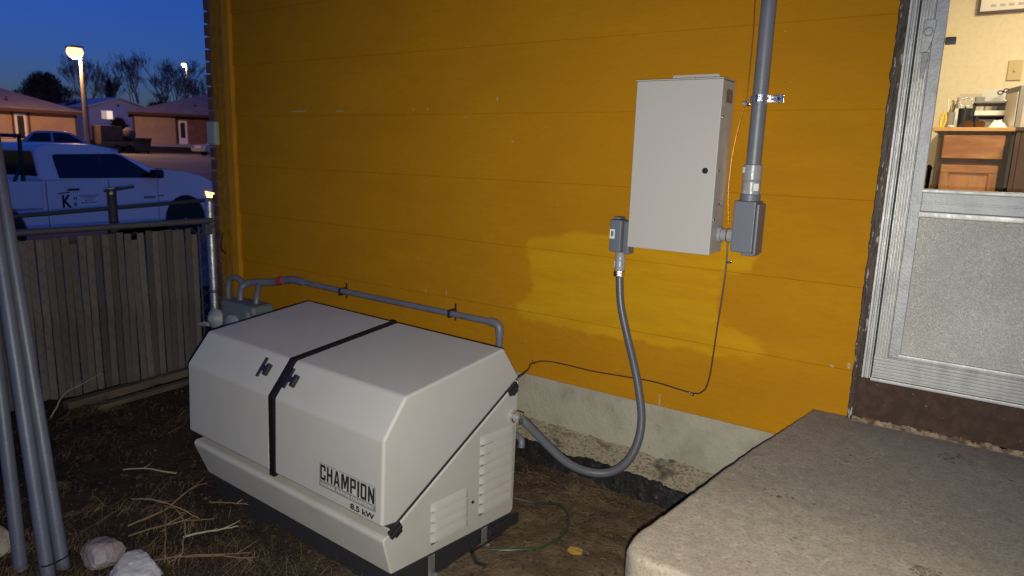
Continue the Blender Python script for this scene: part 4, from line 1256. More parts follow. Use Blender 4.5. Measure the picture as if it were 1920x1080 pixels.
tag(obj("cable_tie", MB().tube([tie_c + e1 * .066 * math.cos(a * PI / 10) + e2 * .028 * math.sin(a * PI / 10) for a in range(21)], .003, 6, caps=False), M_black), "black cable tie binding the two grey conduits near the ground", "cable tie")


# ------------------------------------------------------------------ rocks
def rock(c, rx, ry, rz, seed, m, lab):
    bm = bmesh.new(); bmesh.ops.create_icosphere(bm, subdivisions=5, radius=1)
    pl_ = []
    rr = random.Random(seed)
    for _ in range(11):
        v = Vector((rr.gauss(0, 1), rr.gauss(0, 1), rr.gauss(0, 1))).normalized(); pl_.append((v, rr.uniform(.66, .9)))
    for v in bm.verts:
        p = v.co.copy()
        for (nn, d) in pl_:
            q = p.dot(nn)
            if q > d: p -= nn * (q - d) * .85
        p *= 1 + .05 * fbm(p.x * 2 + seed, p.y * 2, p.z * 2) + .025 * fbm(p.x * 7 + seed, p.y * 7, p.z * 7)
        v.co = (c[0] + p.x * rx, c[1] + p.y * ry, c[2] + p.z * rz)
    mb_ = MB(); mb_.v = [tuple(v.co) for v in bm.verts]; mb_.f = [tuple(v.index for v in f.verts) for f in bm.faces]; bm.free()
    tag(obj("rock", mb_, m, smooth=60), lab, "rock")


rock((1.602, -1.665, -.385), .082, .072, .052, 3, M_rock2, "flat purplish grey rock at the foot of the conduits")
rock((1.815, -1.655, -.385), .092, .085, .075, 8, M_rock, "pale grey angular rock at the bottom edge of the picture")
rock((1.275, -1.900, -.37), .075, .075, .075, 5, M_rock3, "rounded tan rock at the far left edge")

# ------------------------------------------------------------------ edging boards by the fence
for (a, b, w, h, lab) in (((-.06, -.28), (.02, -1.12), .06, .045, "weathered timber edging nearest to the slat fence"), ((.11, -.42), (.15, -1.02), .045, .030, "thin timber edging lying on the soil parallel to the fence")):
    d_ = Vector((b[0] - a[0], b[1] - a[1], 0)); l = d_.length; d_.normalize()
    c = Vector(((a[0] + b[0]) / 2, (a[1] + b[1]) / 2, -.40 + h / 2))
    tag(obj("edging_board", MB().obox(c, d_, Vector((-d_.y, d_.x, 0)), (0, 0, 1), l, w, h), M_timber, bevel=.006), lab, "timber")


# ------------------------------------------------------------------ dry stems and straw
def stem(pts, r, m, lab, grp=None):
    t = thing("dry_stem", lab, "stem", pts[0], group=grp)
    P = catmull(pts, 6)
    P = [p + Vector((rd.uniform(-1, 1), rd.uniform(-1, 1), rd.uniform(-.5, .5))) * .0035 for p in P]
    rs = [r * (1 - .6 * i / len(P)) for i in range(len(P))]
    obj("stalk", MB().tube(P, rs, 5), m, t)
    for q in range(2):
        i = rd.randrange(len(P) // 3, len(P) - 2); p = P[i]
        d_ = (P[i + 1] - P[i]).normalized() * .05 + Vector((rd.uniform(-.03, .03), rd.uniform(-.03, .03), rd.uniform(0, .025)))
        obj("side_twig", MB().tube([p, p + d_ * .6, p + d_ * 1.1 + Vector((0, 0, .004))], [r * .5, r * .4, r * .2], 4), m, t)


stem([(.09, -1.224, -.40), (.13, -1.167, -.274), (.193, -1.111, -.222), (.276, -1.038, -.158)], .0042, M_stem2, "pale dry stem arching up from the soil in front of the fence")
G = "dry stems on the soil left of the generator"
stem([(1.295, -1.415, -.385), (1.40, -1.39, -.36), (1.52, -1.36, -.36), (1.646, -1.33, -.385)], .0042, M_stem, "long dry stem arching over the straw nearest the generator's front", G)
stem([(1.48, -1.52, -.39), (1.53, -1.40, -.355), (1.50, -1.28, -.33), (1.466, -1.185, -.35)], .004, M_stem, "dry stem rising towards the generator's left corner", G)
stem([(1.44, -1.40, -.37), (1.60, -1.44, -.32), (1.72, -1.50, -.34), (1.816, -1.562, -.39)], .0042, M_stem, "dry stem bending down to the right of the pale rock", G)
stem([(1.50, -1.38, -.36), (1.62, -1.40, -.33), (1.76, -1.45, -.34), (1.854, -1.532, -.39)], .0038, M_stem, "thin dry stem curving down towards the bottom edge", G)
stem([(1.72, -1.44, -.385), (1.79, -1.36, -.37), (1.86, -1.30, -.355)], .004, M_stem2, "pale short stem lying right of the crossing stems", G)
stem([(1.56, -1.23, -.385), (1.66, -1.20, -.37), (1.74, -1.14, -.38)], .0035, M_stem, "short dry stem close to the generator pad", G)
stem([(1.55, -1.55, -.39), (1.62, -1.42, -.372), (1.70, -1.30, -.38)], .0035, M_stem, "straight dry stem lying across the straw patch", G)
stem([(1.85, -1.50, -.385), (1.98, -1.42, -.372), (2.06, -1.38, -.38)], .0035, M_stem, "short dry stem under the generator's base edge", G)
stem([(1.75, -1.62, -.385), (1.90, -1.50, -.36), (2.02, -1.36, -.375)], .003, M_stem, "thin dry stem running from the pale rock to the pad", G)
stem([(1.10, -1.46, -.385), (1.16, -1.50, -.37), (1.28, -1.50, -.385)], .0035, M_stem, "short dry stem near the tied conduits", G)
stem([(1.0, -1.30, -.385), (1.12, -1.25, -.365), (1.22, -1.18, -.385)], .0035, M_stem2, "pale dry stem lying in the dark soil midway to the fence", G)

rd = random.Random(21)
sm = MB()


def blade(x, y, l, an, w, lift):
    z = terr(x, y) + .003
    dx, dy = math.cos(an), math.sin(an)
    k = rd.uniform(-.5, .5)
    P = []
    for q in range(4):
        t = q / 3
        px = x + dx * l * t - dy * k * l * t * t; py = y + dy * l * t + dx * k * l * t * t
        P.append((px, py, max(terr(px, py) + .001, z + lift * math.sin(t * PI) + .003)))
    b = len(sm.v)
    for q, p in enumerate(P):
        ww = w * (1 - .75 * q / 3)
        sm.v += [(p[0] - dy * ww, p[1] + dx * ww, p[2]), (p[0] + dy * ww, p[1] - dx * ww, p[2] + .0008)]
    sm.f += [(b + 2 * q, b + 2 * q + 1, b + 2 * q + 3, b + 2 * q + 2) for q in range(3)]


def in_gen(x, y):
    lx, ly = x - GO[0], y - GO[1]
    u = lx * math.cos(GR) + ly * math.sin(GR); v = -lx * math.sin(GR) + ly * math.cos(GR)
    return -1.12 < u < .0 and .04 < v < .66


n_ = 0
while n_ < 9500:
    x = rd.uniform(-.1, 2.5); y = rd.uniform(-2.3, -.7)
    if in_gen(x, y): continue
    d = fbm(x * 2.4, y * 2.4, 11.) + .35 * fbm(x * 7, y * 7, 2.)
    w = .25 + 1.3 * d
    if x > 1.2 and y < -1.15: w += .38
    if x < .9: w -= .15
    if rd.random() > w: continue
    main = rd.gauss(.15 + .9 * fbm(x * 3, y * 3, 6.), .5)
    blade(x, y, rd.uniform(.03, .13), main, rd.uniform(.0007, .0017), rd.uniform(0, .022))
    n_ += 1
n_ = 0
while n_ < 900:
    x = rd.uniform(2.3, 3.45); y = rd.uniform(-1.5, -.08)
    if in_gen(x, y): continue
    near = max(0, 1 - abs(y + .25) / .2) + max(0, (x - 3.0) / .5) * .5
    if rd.random() > .12 + .8 * near: continue
    blade(x, y, rd.uniform(.008, .035), rd.uniform(0, 6.28), rd.uniform(.0008, .002), rd.uniform(0, .006))
    n_ += 1
st = obj("dead_grass", sm, M_straw, normals=False, smooth=0)
st['kind'] = 'stuff'; tag(st, "matted dead grass and straw on the dark soil around the generator", "dead grass")
# clods and pebbles
cm = MB()
for _ in range(5200):
    x = rd.uniform(-.1, 3.42); y = rd.uniform(-2.2, -.06)
    if in_gen(x, y): continue
    s = rd.uniform(.002, .008) if rd.random() < .93 else rd.uniform(.008, .016)
    z = terr(x, y)
    b = len(cm.v); k = 5; ro = rd.uniform(0, 6)
    for j_, (rr_, hh) in enumerate(((1.0, -.2), (.8, .55))):
        for q in range(k):
            an = ro + 2 * PI * q / k; r1 = s * rr_ * rd.uniform(.7, 1.2)
            cm.v.append((x + r1 * math.cos(an), y + r1 * math.sin(an), z + s * hh * rd.uniform(.7, 1.2)))
    cm.v.append((x, y, z + s * .8))
    for q in range(k):
        q2 = (q + 1) % k
        cm.f += [(b + q, b + q2, b + k + q2, b + k + q), (b + k + q, b + k + q2, b + 2 * k)]
cl_o = obj("soil_clods", cm, mat("soil_clod", (.050, .036, .024), .95, bump=(60, .6), var=(40, (.030, .021, .014), .4, .6), var2=(24, (.13, .10, .06), .66, .7), spec=.2), normals=False, smooth=0)
cl_o['kind'] = 'stuff'; tag(cl_o, "loose clods and grit scattered over the dark soil", "soil")

# ------------------------------------------------------------------ small things on the soil
HOSE = [(2.494, -.407), (2.595, -.374), (2.708, -.387), (2.794, -.463), (2.825, -.562), (2.808, -.667), (2.73, -.763), (2.662, -.802)]
tag(obj("green_hose", MB().tube(catmull([(x, y, terr(x, y) + .008 + (.012 if i in (2, 3) else 0)) for i, (x, y) in enumerate(HOSE)], 6), .0052, 8), M_green), "thin dark green hose curling on the soil behind the generator", "hose")
tag(obj("yellow_leaf", MB().grid(8, 8, lambda i, j: (2.917 + .030 * (i * 2 - 1) * math.sqrt(max(0, 1 - .5 * (2 * j - 1) ** 2)), -.627 + .026 * (j * 2 - 1) * math.sqrt(max(0, 1 - .5 * (2 * i - 1) ** 2)), terr(2.917, -.627) + .010 + .004 * fbm(i * 3, j * 3, 1.))), M_leaf, normals=False, smooth=60), "round yellowish fallen leaf on the soil beside the porch", "leaf")
sp_ = thing("black_strap", "torn black plastic strap lying beside the generator's end", "strap", (2.64, -.83, -.40))
sr = MB()
SP = [(2.632, -.70, .012), (2.628, -.76, .014), (2.625, -.815, .018), (2.622, -.862, .026), (2.640, -.885, .03), (2.672, -.900, .018), (2.719, -.905, .010)]
for i in range(len(SP) - 1):
    a = SP[i]; b = SP[i + 1]
    dx, dy = b[0] - a[0], b[1] - a[1]; l = math.hypot(dx, dy); nx, ny = -dy / l * .007, dx / l * .007
    za = terr(a[0], a[1]) + a[2]; zb = terr(b[0], b[1]) + b[2]
    sr.add([(a[0] - nx, a[1] - ny, za), (a[0] + nx, a[1] + ny, za + .004), (b[0] + nx, b[1] + ny, zb + .004), (b[0] - nx, b[1] - ny, zb)], [(0, 1, 2, 3)])
obj("strap_band", sr, M_black, sp_, normals=False, smooth=70)
obj("strap_buckle", MB().obox((2.630, -.735, terr(2.63, -.735) + .022), (.1, .99, 0), (.99, -.1, 0), (0, 0, 1), .045, .018, .008), M_black, sp_, bevel=.002)
nr = obj("valve_stub", MB().tube(catmull([(2.20, -.10, -.28), (2.27, -.10, -.275), (2.32, -.11, -.285), (2.33, -.12, -.32)], 5), .017, 12), M_pvc)
tag(nr, "short bent grey pipe end poking out behind the generator", "pipe")

# ================================================================== across the street
# ------------------------------------------------------------------ pickups
def wheel(parent, s, y, z, r, w):
    t = obj("wheel", MB().lathe((s, y, z), (0, 1, 0), [(0, r * .75), (.01, r * .94), (.05, r), (w - .05, r), (w - .01, r * .94), (w, r * .75)], 28), M_tyre, parent)
    obj("rim", MB().lathe((s, y + .012, z), (0, -1, 0), [(0, r * .62), (.014, r * .60), (.02, r * .5), (.008, r * .30), (.02, r * .16), (.024, r * .05)], 20), M_rim, t)


def arch(c, z, r, a0, a1, n=9):
    return [(c + r * math.cos(a0 + (a1 - a0) * i / n), z + r * math.sin(a0 + (a1 - a0) * i / n)) for i in range(n + 1)]


def pickup(name, label, loc, rz, paint, detail=True):
    W_ = 1.96
    t = thing(name, label, "pickup truck", loc, rz, local=True)
    zc = -.44
    a_f = math.asin(.03 / .47)
    # body with wheel arches, underside at z=-.42
    front = arch(3.55, zc, .49, .05, PI - .05)      # from front foot to rear foot
    rear = arch(.0, zc, .49, .05, PI - .05)
    body = [(4.20, -.40), (4.29, -.30), (4.31, -.02), (4.29, .20), (4.22, .31), (4.0, .41), (3.62, .50), (3.0, .565), (2.9, .40), (.775, .385), (.775, -.06), (-1.28, -.06), (-1.30, -.30), (-1.24, -.38)]
    lower = [(-.52, -.40)] + list(reversed(rear)) + [(.52, -.415), (3.03, -.415)] + list(reversed(front)) + [(4.06, -.40)]
    poly_ = body + lower
    b = obj("body", MB().prism(poly_, lambda p, q: (p[0], q, p[1]), 0.0, W_), paint, t, bevel=.035, seg=3, smooth=45)
    obj("bed_side", MB().prism([(.768, -.055), (.768, .385), (-1.29, .385), (-1.29, -.055)], lambda p, q: (p[0], q, p[1]), 0.0, .09), paint, t, bevel=.02)
    obj("bed_side", MB().prism([(.768, -.055), (.768, .385), (-1.29, .385), (-1.29, -.055)], lambda p, q: (p[0], q, p[1]), W_ - .09, W_), paint, t, bevel=.02)
    obj("tailgate", MB().box(-1.30, -1.22, .095, W_ - .095, -.05, .385), paint, t, bevel=.02)
    obj("rear_bumper", MB().box(-1.42, -1.305, .05, W_ - .05, -.36, -.18), M_rim, t, bevel=.03)
    cabp = [(.775, .386), (.79, .80), (.86, .93), (1.05, .992), (1.85, .992), (2.15, .925), (2.35, .835), (2.985, .55), (2.99, .386)]

    def cm_(p, q):
        k = max(0, (p[1] - .386) / .6) * .20
        return (p[0], k if q == 0 else W_ - k, p[1])
    obj("cab", MB().prism(cabp, cm_, 0, 1), paint, t, bevel=.05, seg=4, smooth=50)

    def sidew(pts, off, far):
        m_ = MB(); k = len(pts)
        for (s_, z_) in pts:
            q = max(0, (z_ - .386) / .6) * .20 - off
            m_.v.append((s_, W_ - q if far else q, z_))
        m_.f = [tuple(range(k))]
        return m_
    w1 = [(1.065, .425), (1.055, .78), (1.09, .815), (1.86, .83), (1.90, .415)]
    w2 = [(1.93, .415), (1.91, .83), (2.20, .838), (2.34, .79), (2.90, .43), (2.87, .405)]
    for far in (0, 1):
        for w_ in (w1, w2): obj("side_window", sidew(w_, .006, far), M_cglass, t, normals=False)
        obj("window_pillar", sidew([(1.895, .415), (1.865, .835), (1.905, .835), (1.935, .415)], .0065, far), M_black, t, normals=False)
    # rear window and windscreen
    obj("rear_window", MB().add([(.770, .10, .46), (.770, W_ - .10, .46), (.784, W_ - .22, .86), (.784, .22, .86)], [(0, 1, 2, 3)]), M_cglass, t, normals=False)
    obj("windscreen", MB().add([(2.42, .26, .812), (2.93, .12, .585), (2.93, W_ - .12, .585), (2.42, W_ - .26, .812)], [(0, 1, 2, 3)]), M_cglass, t, normals=False)
    # wheels: near pair and far pair
    for s_ in (0, 3.55):
        wheel(t, s_, .03, zc, .405, .26); wheel(t, s_, W_ - .29, zc, .405, .26)
        obj("wheel_well", MB().lathe((s_, .02, zc), (0, 1, 0), [(0, .47), (W_ - .04, .47)], 20), M_black, t)
    obj("side_mirror", MB().box(2.74, 2.92, -.22, -.03, .40, .56), M_black, t, bevel=.03)
    obj("headlamp", MB().add([(4.05, -.006, .10), (4.27, -.004, .06), (4.27, -.004, -.03), (4.10, -.006, -.03)], [(0, 1, 2, 3)]), M_amber if detail else M_cglass, t, normals=False)
    obj("sill_step", MB().box(.62, 2.94, -.05, .03, -.44, -.40), M_rim, t, bevel=.01)
    for s_ in (.83, 1.93, 2.93): obj("door_seam", MB().box(s_ - .006, s_ + .006, -.0025, .004, -.36, .375), M_pgrey, t)
    for s_ in (1.18, 2.05): obj("door_handle", MB().box(s_, s_ + .20, -.03, .0, .215, .25), M_black if detail else M_rim, t, bevel=.008)
    obj("tail_lamp", MB().box(-1.305, -1.20, -.006, .02, .02, .32), M_tail, t, bevel=.004)
    if detail:
        obj("cowl_grille", MB().add([(2.95, -.001, .53), (3.16, .10, .556), (3.10, .10, .575), (2.93, .04, .57)], [(0, 1, 2, 3)]), M_black, t, normals=False)

        def pl(u, w, h): return (u, -.004 - h, w)
        obj("door_lettering", fit_text("K", 1.075, 1.235, -.070, .150, pl, .03), M_print, t)
        obj("door_lettering", fit_text("H", 1.275, 1.325, .05, .11, pl, .02), M_print, t)
        obj("door_lettering", fit_text("B", 1.275, 1.325, -.045, .015, pl, .02), M_print, t)
        ln = MB()
        rr = random.Random(2)
        for (z, a, b_) in ((.115, 1.37, 1.72), (.085, 1.44, 1.66), (.035, 1.47, 1.60), (-.005, 1.40, 1.70)):
            x = a
            while x < b_:
                w_ = rr.uniform(.02, .05); ln.add([pl(x, z, 0), pl(min(x + w_, b_), z, 0), pl(min(x + w_, b_), z + .016, 0), pl(x, z + .016, 0)], [(0, 1, 2, 3)]); x += w_ + .014
        obj("small_print", ln, M_pgrey, t, normals=False)
        lv = MB().add([pl(1.0, .165, 0), pl(1.22, .175, 0), pl(1.22, .20, 0), pl(1.03, .185, 0)], [(0, 1, 2, 3)])
        obj("logo_bar", lv, M_pgrey, t, normals=False)
        bd = MB()
        for i in range(6): bd.add([pl(2.62 + i * .042, .02, 0), pl(2.652 + i * .042, .02, 0), pl(2.652 + i * .042, .065, 0), pl(2.62 + i * .042, .065, 0)], [(0, 1, 2, 3)])
        bd.add([pl(2.93, .05, 0), pl(3.05, .05, 0), pl(3.05, .072, 0), pl(2.93, .072, 0)], [(0, 1, 2, 3)])
        obj("fender_badge", bd, M_pgrey, t, normals=False)
        rk = obj("ladder_rack", MB().tube([(.62, .22, .10), (.62, .22, 1.10), (.62, 1.74, 1.10), (.62, 1.74, .10)], .034, 8), M_black, t)
        obj("rack_brace", MB().tube([(.62, .22, .66), (.34, .22, .10)], .026, 8), M_black, rk)
        obj("rack_bar", MB().tube([(.62, .22, 1.09), (-1.3, .22, 1.15)], .024, 8), M_black, rk)
    return t


pickup("pickup_truck", "white crew cab pickup with K lettering parked behind the slat fence", (-8.6, 1.5, 0), R(101), M_carpaint)


# ------------------------------------------------------------------ sedans
def sedan(name, label, loc, rz, paint):
    t = thing(name, label, "car", loc, rz, local=True)
    W_ = 1.72
    fr = arch(3.55, .32, .36, .1, PI - .1); re = arch(.85, .32, .36, .1, PI - .1)
    top = [(4.38, .30), (4.42, .50), (4.36, .66), (3.9, .76), (3.25, .84), (.55, .88), (.08, .86), (.0, .62), (.03, .30)]
    poly_ = top + [(.48, .24)] + list(reversed(re)) + [(1.22, .20), (3.18, .20)] + list(reversed(fr)) + [(3.93, .24)]
    obj("body", MB().prism(poly_, lambda p, q: (p[0], q, p[1]), 0, W_), paint, t, bevel=.04, seg=3, smooth=50)
    cp_ = [(.50, .86), (1.0, 1.34), (1.25, 1.42), (2.25, 1.42), (2.5, 1.37), (3.28, .84)]

    def cm_(p, q):
        k = max(0, (p[1] - .85) / .57) * .18
        return (p[0], .02 + k if q == 0 else W_ - .02 - k, p[1])
    obj("cabin", MB().prism(cp_, cm_, 0, 1), paint, t, bevel=.04, seg=3, smooth=50)
    for near in (0, 1):
        for wpts in ([(.78, .92), (1.08, 1.30), (1.70, 1.34), (1.72, .92)], [(1.82, .92), (1.80, 1.34), (2.40, 1.33), (3.02, .92)]):
            m_ = MB()
            for (s_, z_) in wpts:
                k = .02 + max(0, (z_ - .85) / .57) * .18 - .006
                m_.v.append((s_, k if near == 0 else W_ - k, z_))
            m_.f = [tuple(range(4))]
            obj("side_window", m_, M_cglass, t, normals=False)
    obj("windscreen", MB().add([(2.60, .22, 1.315), (3.22, .10, .895), (3.22, W_ - .10, .895), (2.60, W_ - .22, 1.315)], [(0, 1, 2, 3)]), M_cglass, t, normals=False)
    obj("rear_window", MB().add([(.545, .10, .905), (.935, .20, 1.285), (.935, W_ - .20, 1.285), (.545, W_ - .10, .905)], [(0, 1, 2, 3)]), M_cglass, t, normals=False)
    for s_ in (.85, 3.55):
        wheel(t, s_, .02, .32, .31, .2); wheel(t, s_, W_ - .22, .32, .31, .2)
    for y_ in (.12, W_ - .42):
        obj("headlamp", MB().box(4.36, 4.425, y_, y_ + .30, .52, .64), M_rim, t, bevel=.01)
        obj("tail_lamp", MB().box(-.012, .05, y_, y_ + .30, .60, .78), M_tail, t, bevel=.01)
    return t


sedan("parked_car", "pale blue sedan showing above the white truck's roof", (-33.0, 10.35, .06), R(70), M_carblue)
sedan("parked_car", "silver sedan parked beside the house corner across the street", (-41.5, 28.6, .32), R(-91), M_carsilver)
dk = sedan("parked_car", "dark car half hidden by a brown crate across the street", (-47.6, 23.3, .36), R(-90), M_cardark)
# trailer with a crate, and a bin at its tail
tl = thing("flatbed_trailer", "low dark flatbed trailer carrying a brown crate across the street", "trailer", (-45.6, 21.5, .34))
obj("deck", MB().box(-46.4, -44.8, 19.9, 22.55, .78, .90), M_cardark, tl, bevel=.02)
obj("side_rail", MB().box(-44.86, -44.80, 19.9, 22.55, .90, 1.12), M_cardark, tl, bevel=.01)
for y_ in (20.9, 21.7): wheel(tl, y_ * 0 - 44.95, y_, .34 + .32, .32, .18) if False else obj("wheel", MB().lathe((-44.98, y_, .66), (1, 0, 0), [(0, .24), (.02, .31), (.16, .31), (.18, .24)], 20), M_tyre, tl)
tag(obj("crate", MB().box(-46.3, -44.95, 19.98, 21.42, .905, 2.12), M_card, bevel=.02), "large brown crate standing on the flatbed trailer", "crate")
bn = thing("dumpster", "dark open topped bin at the tail of the flatbed trailer", "bin", (-45.6, 22.9, .34))
obj("bin_body", MB().add([(-46.3, 22.10, .42), (-44.9, 22.10, .42), (-44.9, 23.10, .42), (-46.3, 23.10, .42), (-46.4, 21.98, 1.32), (-44.75, 21.98, 1.32), (-44.75, 23.22, 1.32), (-46.4, 23.22, 1.32)], [(0, 3, 2, 1), (0, 1, 5, 4), (1, 2, 6, 5), (2, 3, 7, 6), (3, 0, 4, 7), (4, 5, 6, 7)]), M_cardark, bn, bevel=.02)
obj("bin_rim", MB().box(-46.45, -44.70, 21.94, 23.26, 1.32, 1.40), M_cardark, bn, bevel=.02)
for (x_, y_) in ((-44.95, 22.2), (-44.95, 23.0), (-46.2, 22.2), (-46.2, 23.0)): obj("caster", MB().lathe((x_, y_, .42), (0, 0, -1), [(0, .07), (.09, .07)], 8), M_tyre, bn)
tag(obj("refuse_bag", MB().lathe((-45.6, 22.1, 1.401), (0, 0, 1), [(0, .36), (.25, .45), (.5, .38), (.68, .14)], 14), mat("grey_bag", (.10, .09, .11), .8, bump=(8, .6))), "grey bulging bag lying on the dark bin", "bag")


# ------------------------------------------------------------------ houses
def quad(m_, a, b, c, d): m_.add([a, b, c, d], [(0, 1, 2, 3)])


hl = thing("bungalow", "tan bungalow with pale hip roof at the left edge across the street", "house", (-58, 17, 1.0))
obj("wall", MB().box(-66, -56, 4, 23.3, .6, 3.13), M_tan, hl)
obj("roof", MB().add([(-55.4, 3, 3.12), (-55.4, 23.65, 3.12), (-66.6, 23.65, 3.12), (-66.6, 3, 3.12), (-61, 20.2, 4.95), (-61, 6, 4.95), (-55.4, 3, 3.32), (-55.4, 23.65, 3.32), (-66.6, 23.65, 3.32), (-66.6, 3, 3.32)], [(0, 3, 2, 1), (6, 7, 4, 5), (7, 8, 4), (8, 9, 5, 4), (9, 6, 5), (0, 1, 7, 6), (1, 2, 8, 7), (2, 3, 9, 8), (3, 0, 6, 9)]), M_roofp, hl, smooth=0)
obj("fascia", MB().box(-55.38, -55.30, 3, 23.65, 3.04, 3.28), M_fascia, hl)
for y_ in (23.24, 20.0, 18.95): obj("corner_trim", MB().box(-56.0, -55.94, y_, y_ + .12, .7, 3.05), M_fascia, hl)
dl = obj("front_door", MB().box(-55.998, -55.95, 19.12, 19.86, .95, 2.95), M_whitep, hl)
obj("door_window", MB().box(-55.951, -55.93, 19.28, 19.70, 1.15, 2.78), M_dglass, dl)
obj("roof_vent", MB().lathe((-57.2, 19.2, 3.8), (0, 0, 1), [(0, .08), (.35, .08)], 8), M_fascia, hl)
hr = thing("bungalow", "tan and red brown bungalow with pale hip roof right of the white house", "house", (-56, 27.6, 0), R(63), local=True)
obj("wall", MB().box(0.1, 3.40, 0, 9, .5, 3.45), M_tan, hr)
obj("brick_wall", MB().box(3.401, 18, .25, 9, .5, 3.45), M_redwall, hr)
obj("corner_trim", MB().box(.07, .22, -.06, .0, .7, 3.38), M_fascia, hr)
obj("corner_trim", MB().box(3.28, 3.42, -.06, .0, .7, 3.38), M_fascia, hr)
obj("roof", MB().add([(-.25, -.6, 3.45), (18.6, -.6, 3.45), (18.6, 9.6, 3.45), (-.25, 9.6, 3.45), (14, 4.5, 5.75), (6.5, 4.5, 5.75), (-.25, -.6, 3.62), (18.6, -.6, 3.62), (18.6, 9.6, 3.62), (-.25, 9.6, 3.62)], [(0, 3, 2, 1), (6, 7, 4, 5), (7, 8, 4), (8, 9, 5, 4), (9, 6, 5), (0, 1, 7, 6), (1, 2, 8, 7), (2, 3, 9, 8), (3, 0, 6, 9)]), M_roofp, hr, smooth=0)
obj("fascia", MB().box(-.25, 18.6, -.68, -.605, 3.38, 3.60), M_fascia, hr)
dl = obj("front_door", MB().box(3.50, 4.22, .17, .249, .95, 3.05), M_whitep, hr)
obj("door_window", MB().box(3.68, 4.04, .15, .169, 1.6, 2.88), M_dglass, dl)
obj("roof_vent", MB().lathe((5.0, 1.2, 4.2), (0, 0, 1), [(0, .09), (.30, .09)], 8), M_fascia, hr)
hw = thing("gabled_house", "white gabled house with a lit window between the two bungalows", "house", (-78, 36, 1.3))
gb = MB()
gpoly = [(32.9, .8), (32.9, 4.65), (35.95, 5.66), (39.1, 4.75), (39.1, .8)]
gb.prism(gpoly, lambda p, q: (q, p[0], p[1]), -75, -86)
obj("wall", gb, M_whitewall, hw)
rf = MB()
for (a, b) in (((32.55, 4.56), (35.95, 5.69)), ((35.95, 5.69), (39.4, 4.69))):
    rf.add([(-74.6, a[0], a[1]), (-74.6, b[0], b[1]), (-86.4, b[0], b[1]), (-86.4, a[0], a[1]), (-74.6, a[0], a[1] + .14), (-74.6, b[0], b[1] + .14), (-86.4, b[0], b[1] + .14), (-86.4, a[0], a[1] + .14)], [(0, 3, 2, 1), (4, 5, 6, 7), (0, 1, 5, 4), (2, 3, 7, 6), (1, 2, 6, 5), (3, 0, 4, 7)])
obj("roof", rf, M_whitep, hw, smooth=0)
wf = obj("window", MB().box(-74.99, -74.93, 34.02, 35.26, 3.42, 4.38), M_whitep, hw)
obj("pane", MB().box(-74.931, -74.90, 34.62, 35.20, 3.48, 4.32), M_lit, wf)
obj("pane", MB().box(-74.931, -74.90, 34.08, 34.60, 3.48, 4.32), M_lit2, wf)
obj("gable_vent", MB().box(-74.99, -74.96, 35.75, 36.0, 4.85, 5.05), M_fascia, hw)


# ------------------------------------------------------------------ street lamps
def street_lamp(label, x, y, zb, h, arm, energy, m, s=1.0):
    t = thing("street_lamp", label, "street lamp", (x, y + arm, zb))
    obj("pole", MB().tube([(x, y + arm, zb - .3), (x, y + arm, zb + h * .6), (x, y + arm, zb + h - .05)], [.11 * s, .085 * s, .06 * s], 10), M_pole, t)
    obj("arm", MB().tube([(x, y + arm, zb + h - .25), (x, y + arm * .6, zb + h), (x, y, zb + h + .06)], .035 * s, 8), M_pole, t)
    hd_ = obj("lamp_head", MB().box(x - .30 * s, x + .30 * s, y - .22 * s, y + .22 * s, zb + h + .16, zb + h + .28), M_pole, t, bevel=.05)
    obj("lamp_glass", MB().lathe((x, y, zb + h + .05), (0, 0, -1), [(-.14 * s, .16 * s), (-.05 * s, .25 * s), (.08 * s, .29 * s), (.20 * s, .25 * s), (.29 * s, .15 * s), (.33 * s, .03 * s)], 16), m, t)
    l = bpy.data.lights.new("street_lamp_light", 'POINT'); l.energy = energy; l.color = (1.0, .50, .20); l.shadow_soft_size = .25
    lo = bpy.data.objects.new("street_lamp_light", l); COL.objects.link(lo); lo.location = (x + .02, y, zb + h - .5)
    return t


street_lamp("tall street lamp glowing orange in front of the bungalows", -46, 19.27, .76, 6.0, .33, 6500, M_lampglow, 1.7)
street_lamp("small far street lamp glowing among the bare trees", -110, 64.15, 1.8, 12.35, .4, 2500, mat("far_lamp_glass", (1, .8, .6), .4, emit=((1.0, .74, .5), 4)), 1.5)


# ------------------------------------------------------------------ trees
def bare_tree(label, x, y, zb, h, spread, seed, m=M_bark):
    r = random.Random(seed)
    t = thing("bare_tree", label, "tree", (x, y, zb), group="bare trees behind the houses")
    tk = MB(); cr = MB()

    def grow(p, d, l, rad, dep):
        n = 3
        pts = [p]; q = p.copy(); dd = d.copy()
        for i in range(n):
            dd = (dd + Vector((r.gauss(0, .10), r.gauss(0, .10), r.gauss(.05, .06)))).normalized()
            q = q + dd * (l / n); pts.append(q.copy())
        rs = [rad * (1 - .45 * i / n) for i in range(n + 1)]
        (tk if dep <= 1 else cr).tube(pts, rs, 5 if dep <= 1 else 3, caps=False)
        if dep >= 7: return
        k = r.choice((2, 3, 3, 3)) if dep > 0 else r.choice((3, 4))
        for i in range(k):
            a = r.uniform(0, 2 * PI)
            ax = Vector((math.cos(a), math.sin(a), 0))
            nd = (dd * r.uniform(.75, 1.1) + ax * r.uniform(.30, .62) * spread + Vector((0, 0, .16))).normalized()
            st = pts[r.choice((2, 3, 3))]
            grow(st, nd, l * r.uniform(.64, .86), max(.016, rad * .60), dep + 1)
    grow(Vector((x, y, zb - .2)), Vector((r.gauss(0, .04), r.gauss(0, .04), 1)).normalized(), h * .30, h * .020, 0)
    obj("trunk", tk, m, t, normals=False); obj("crown", cr, m, t, normals=False)
    return t


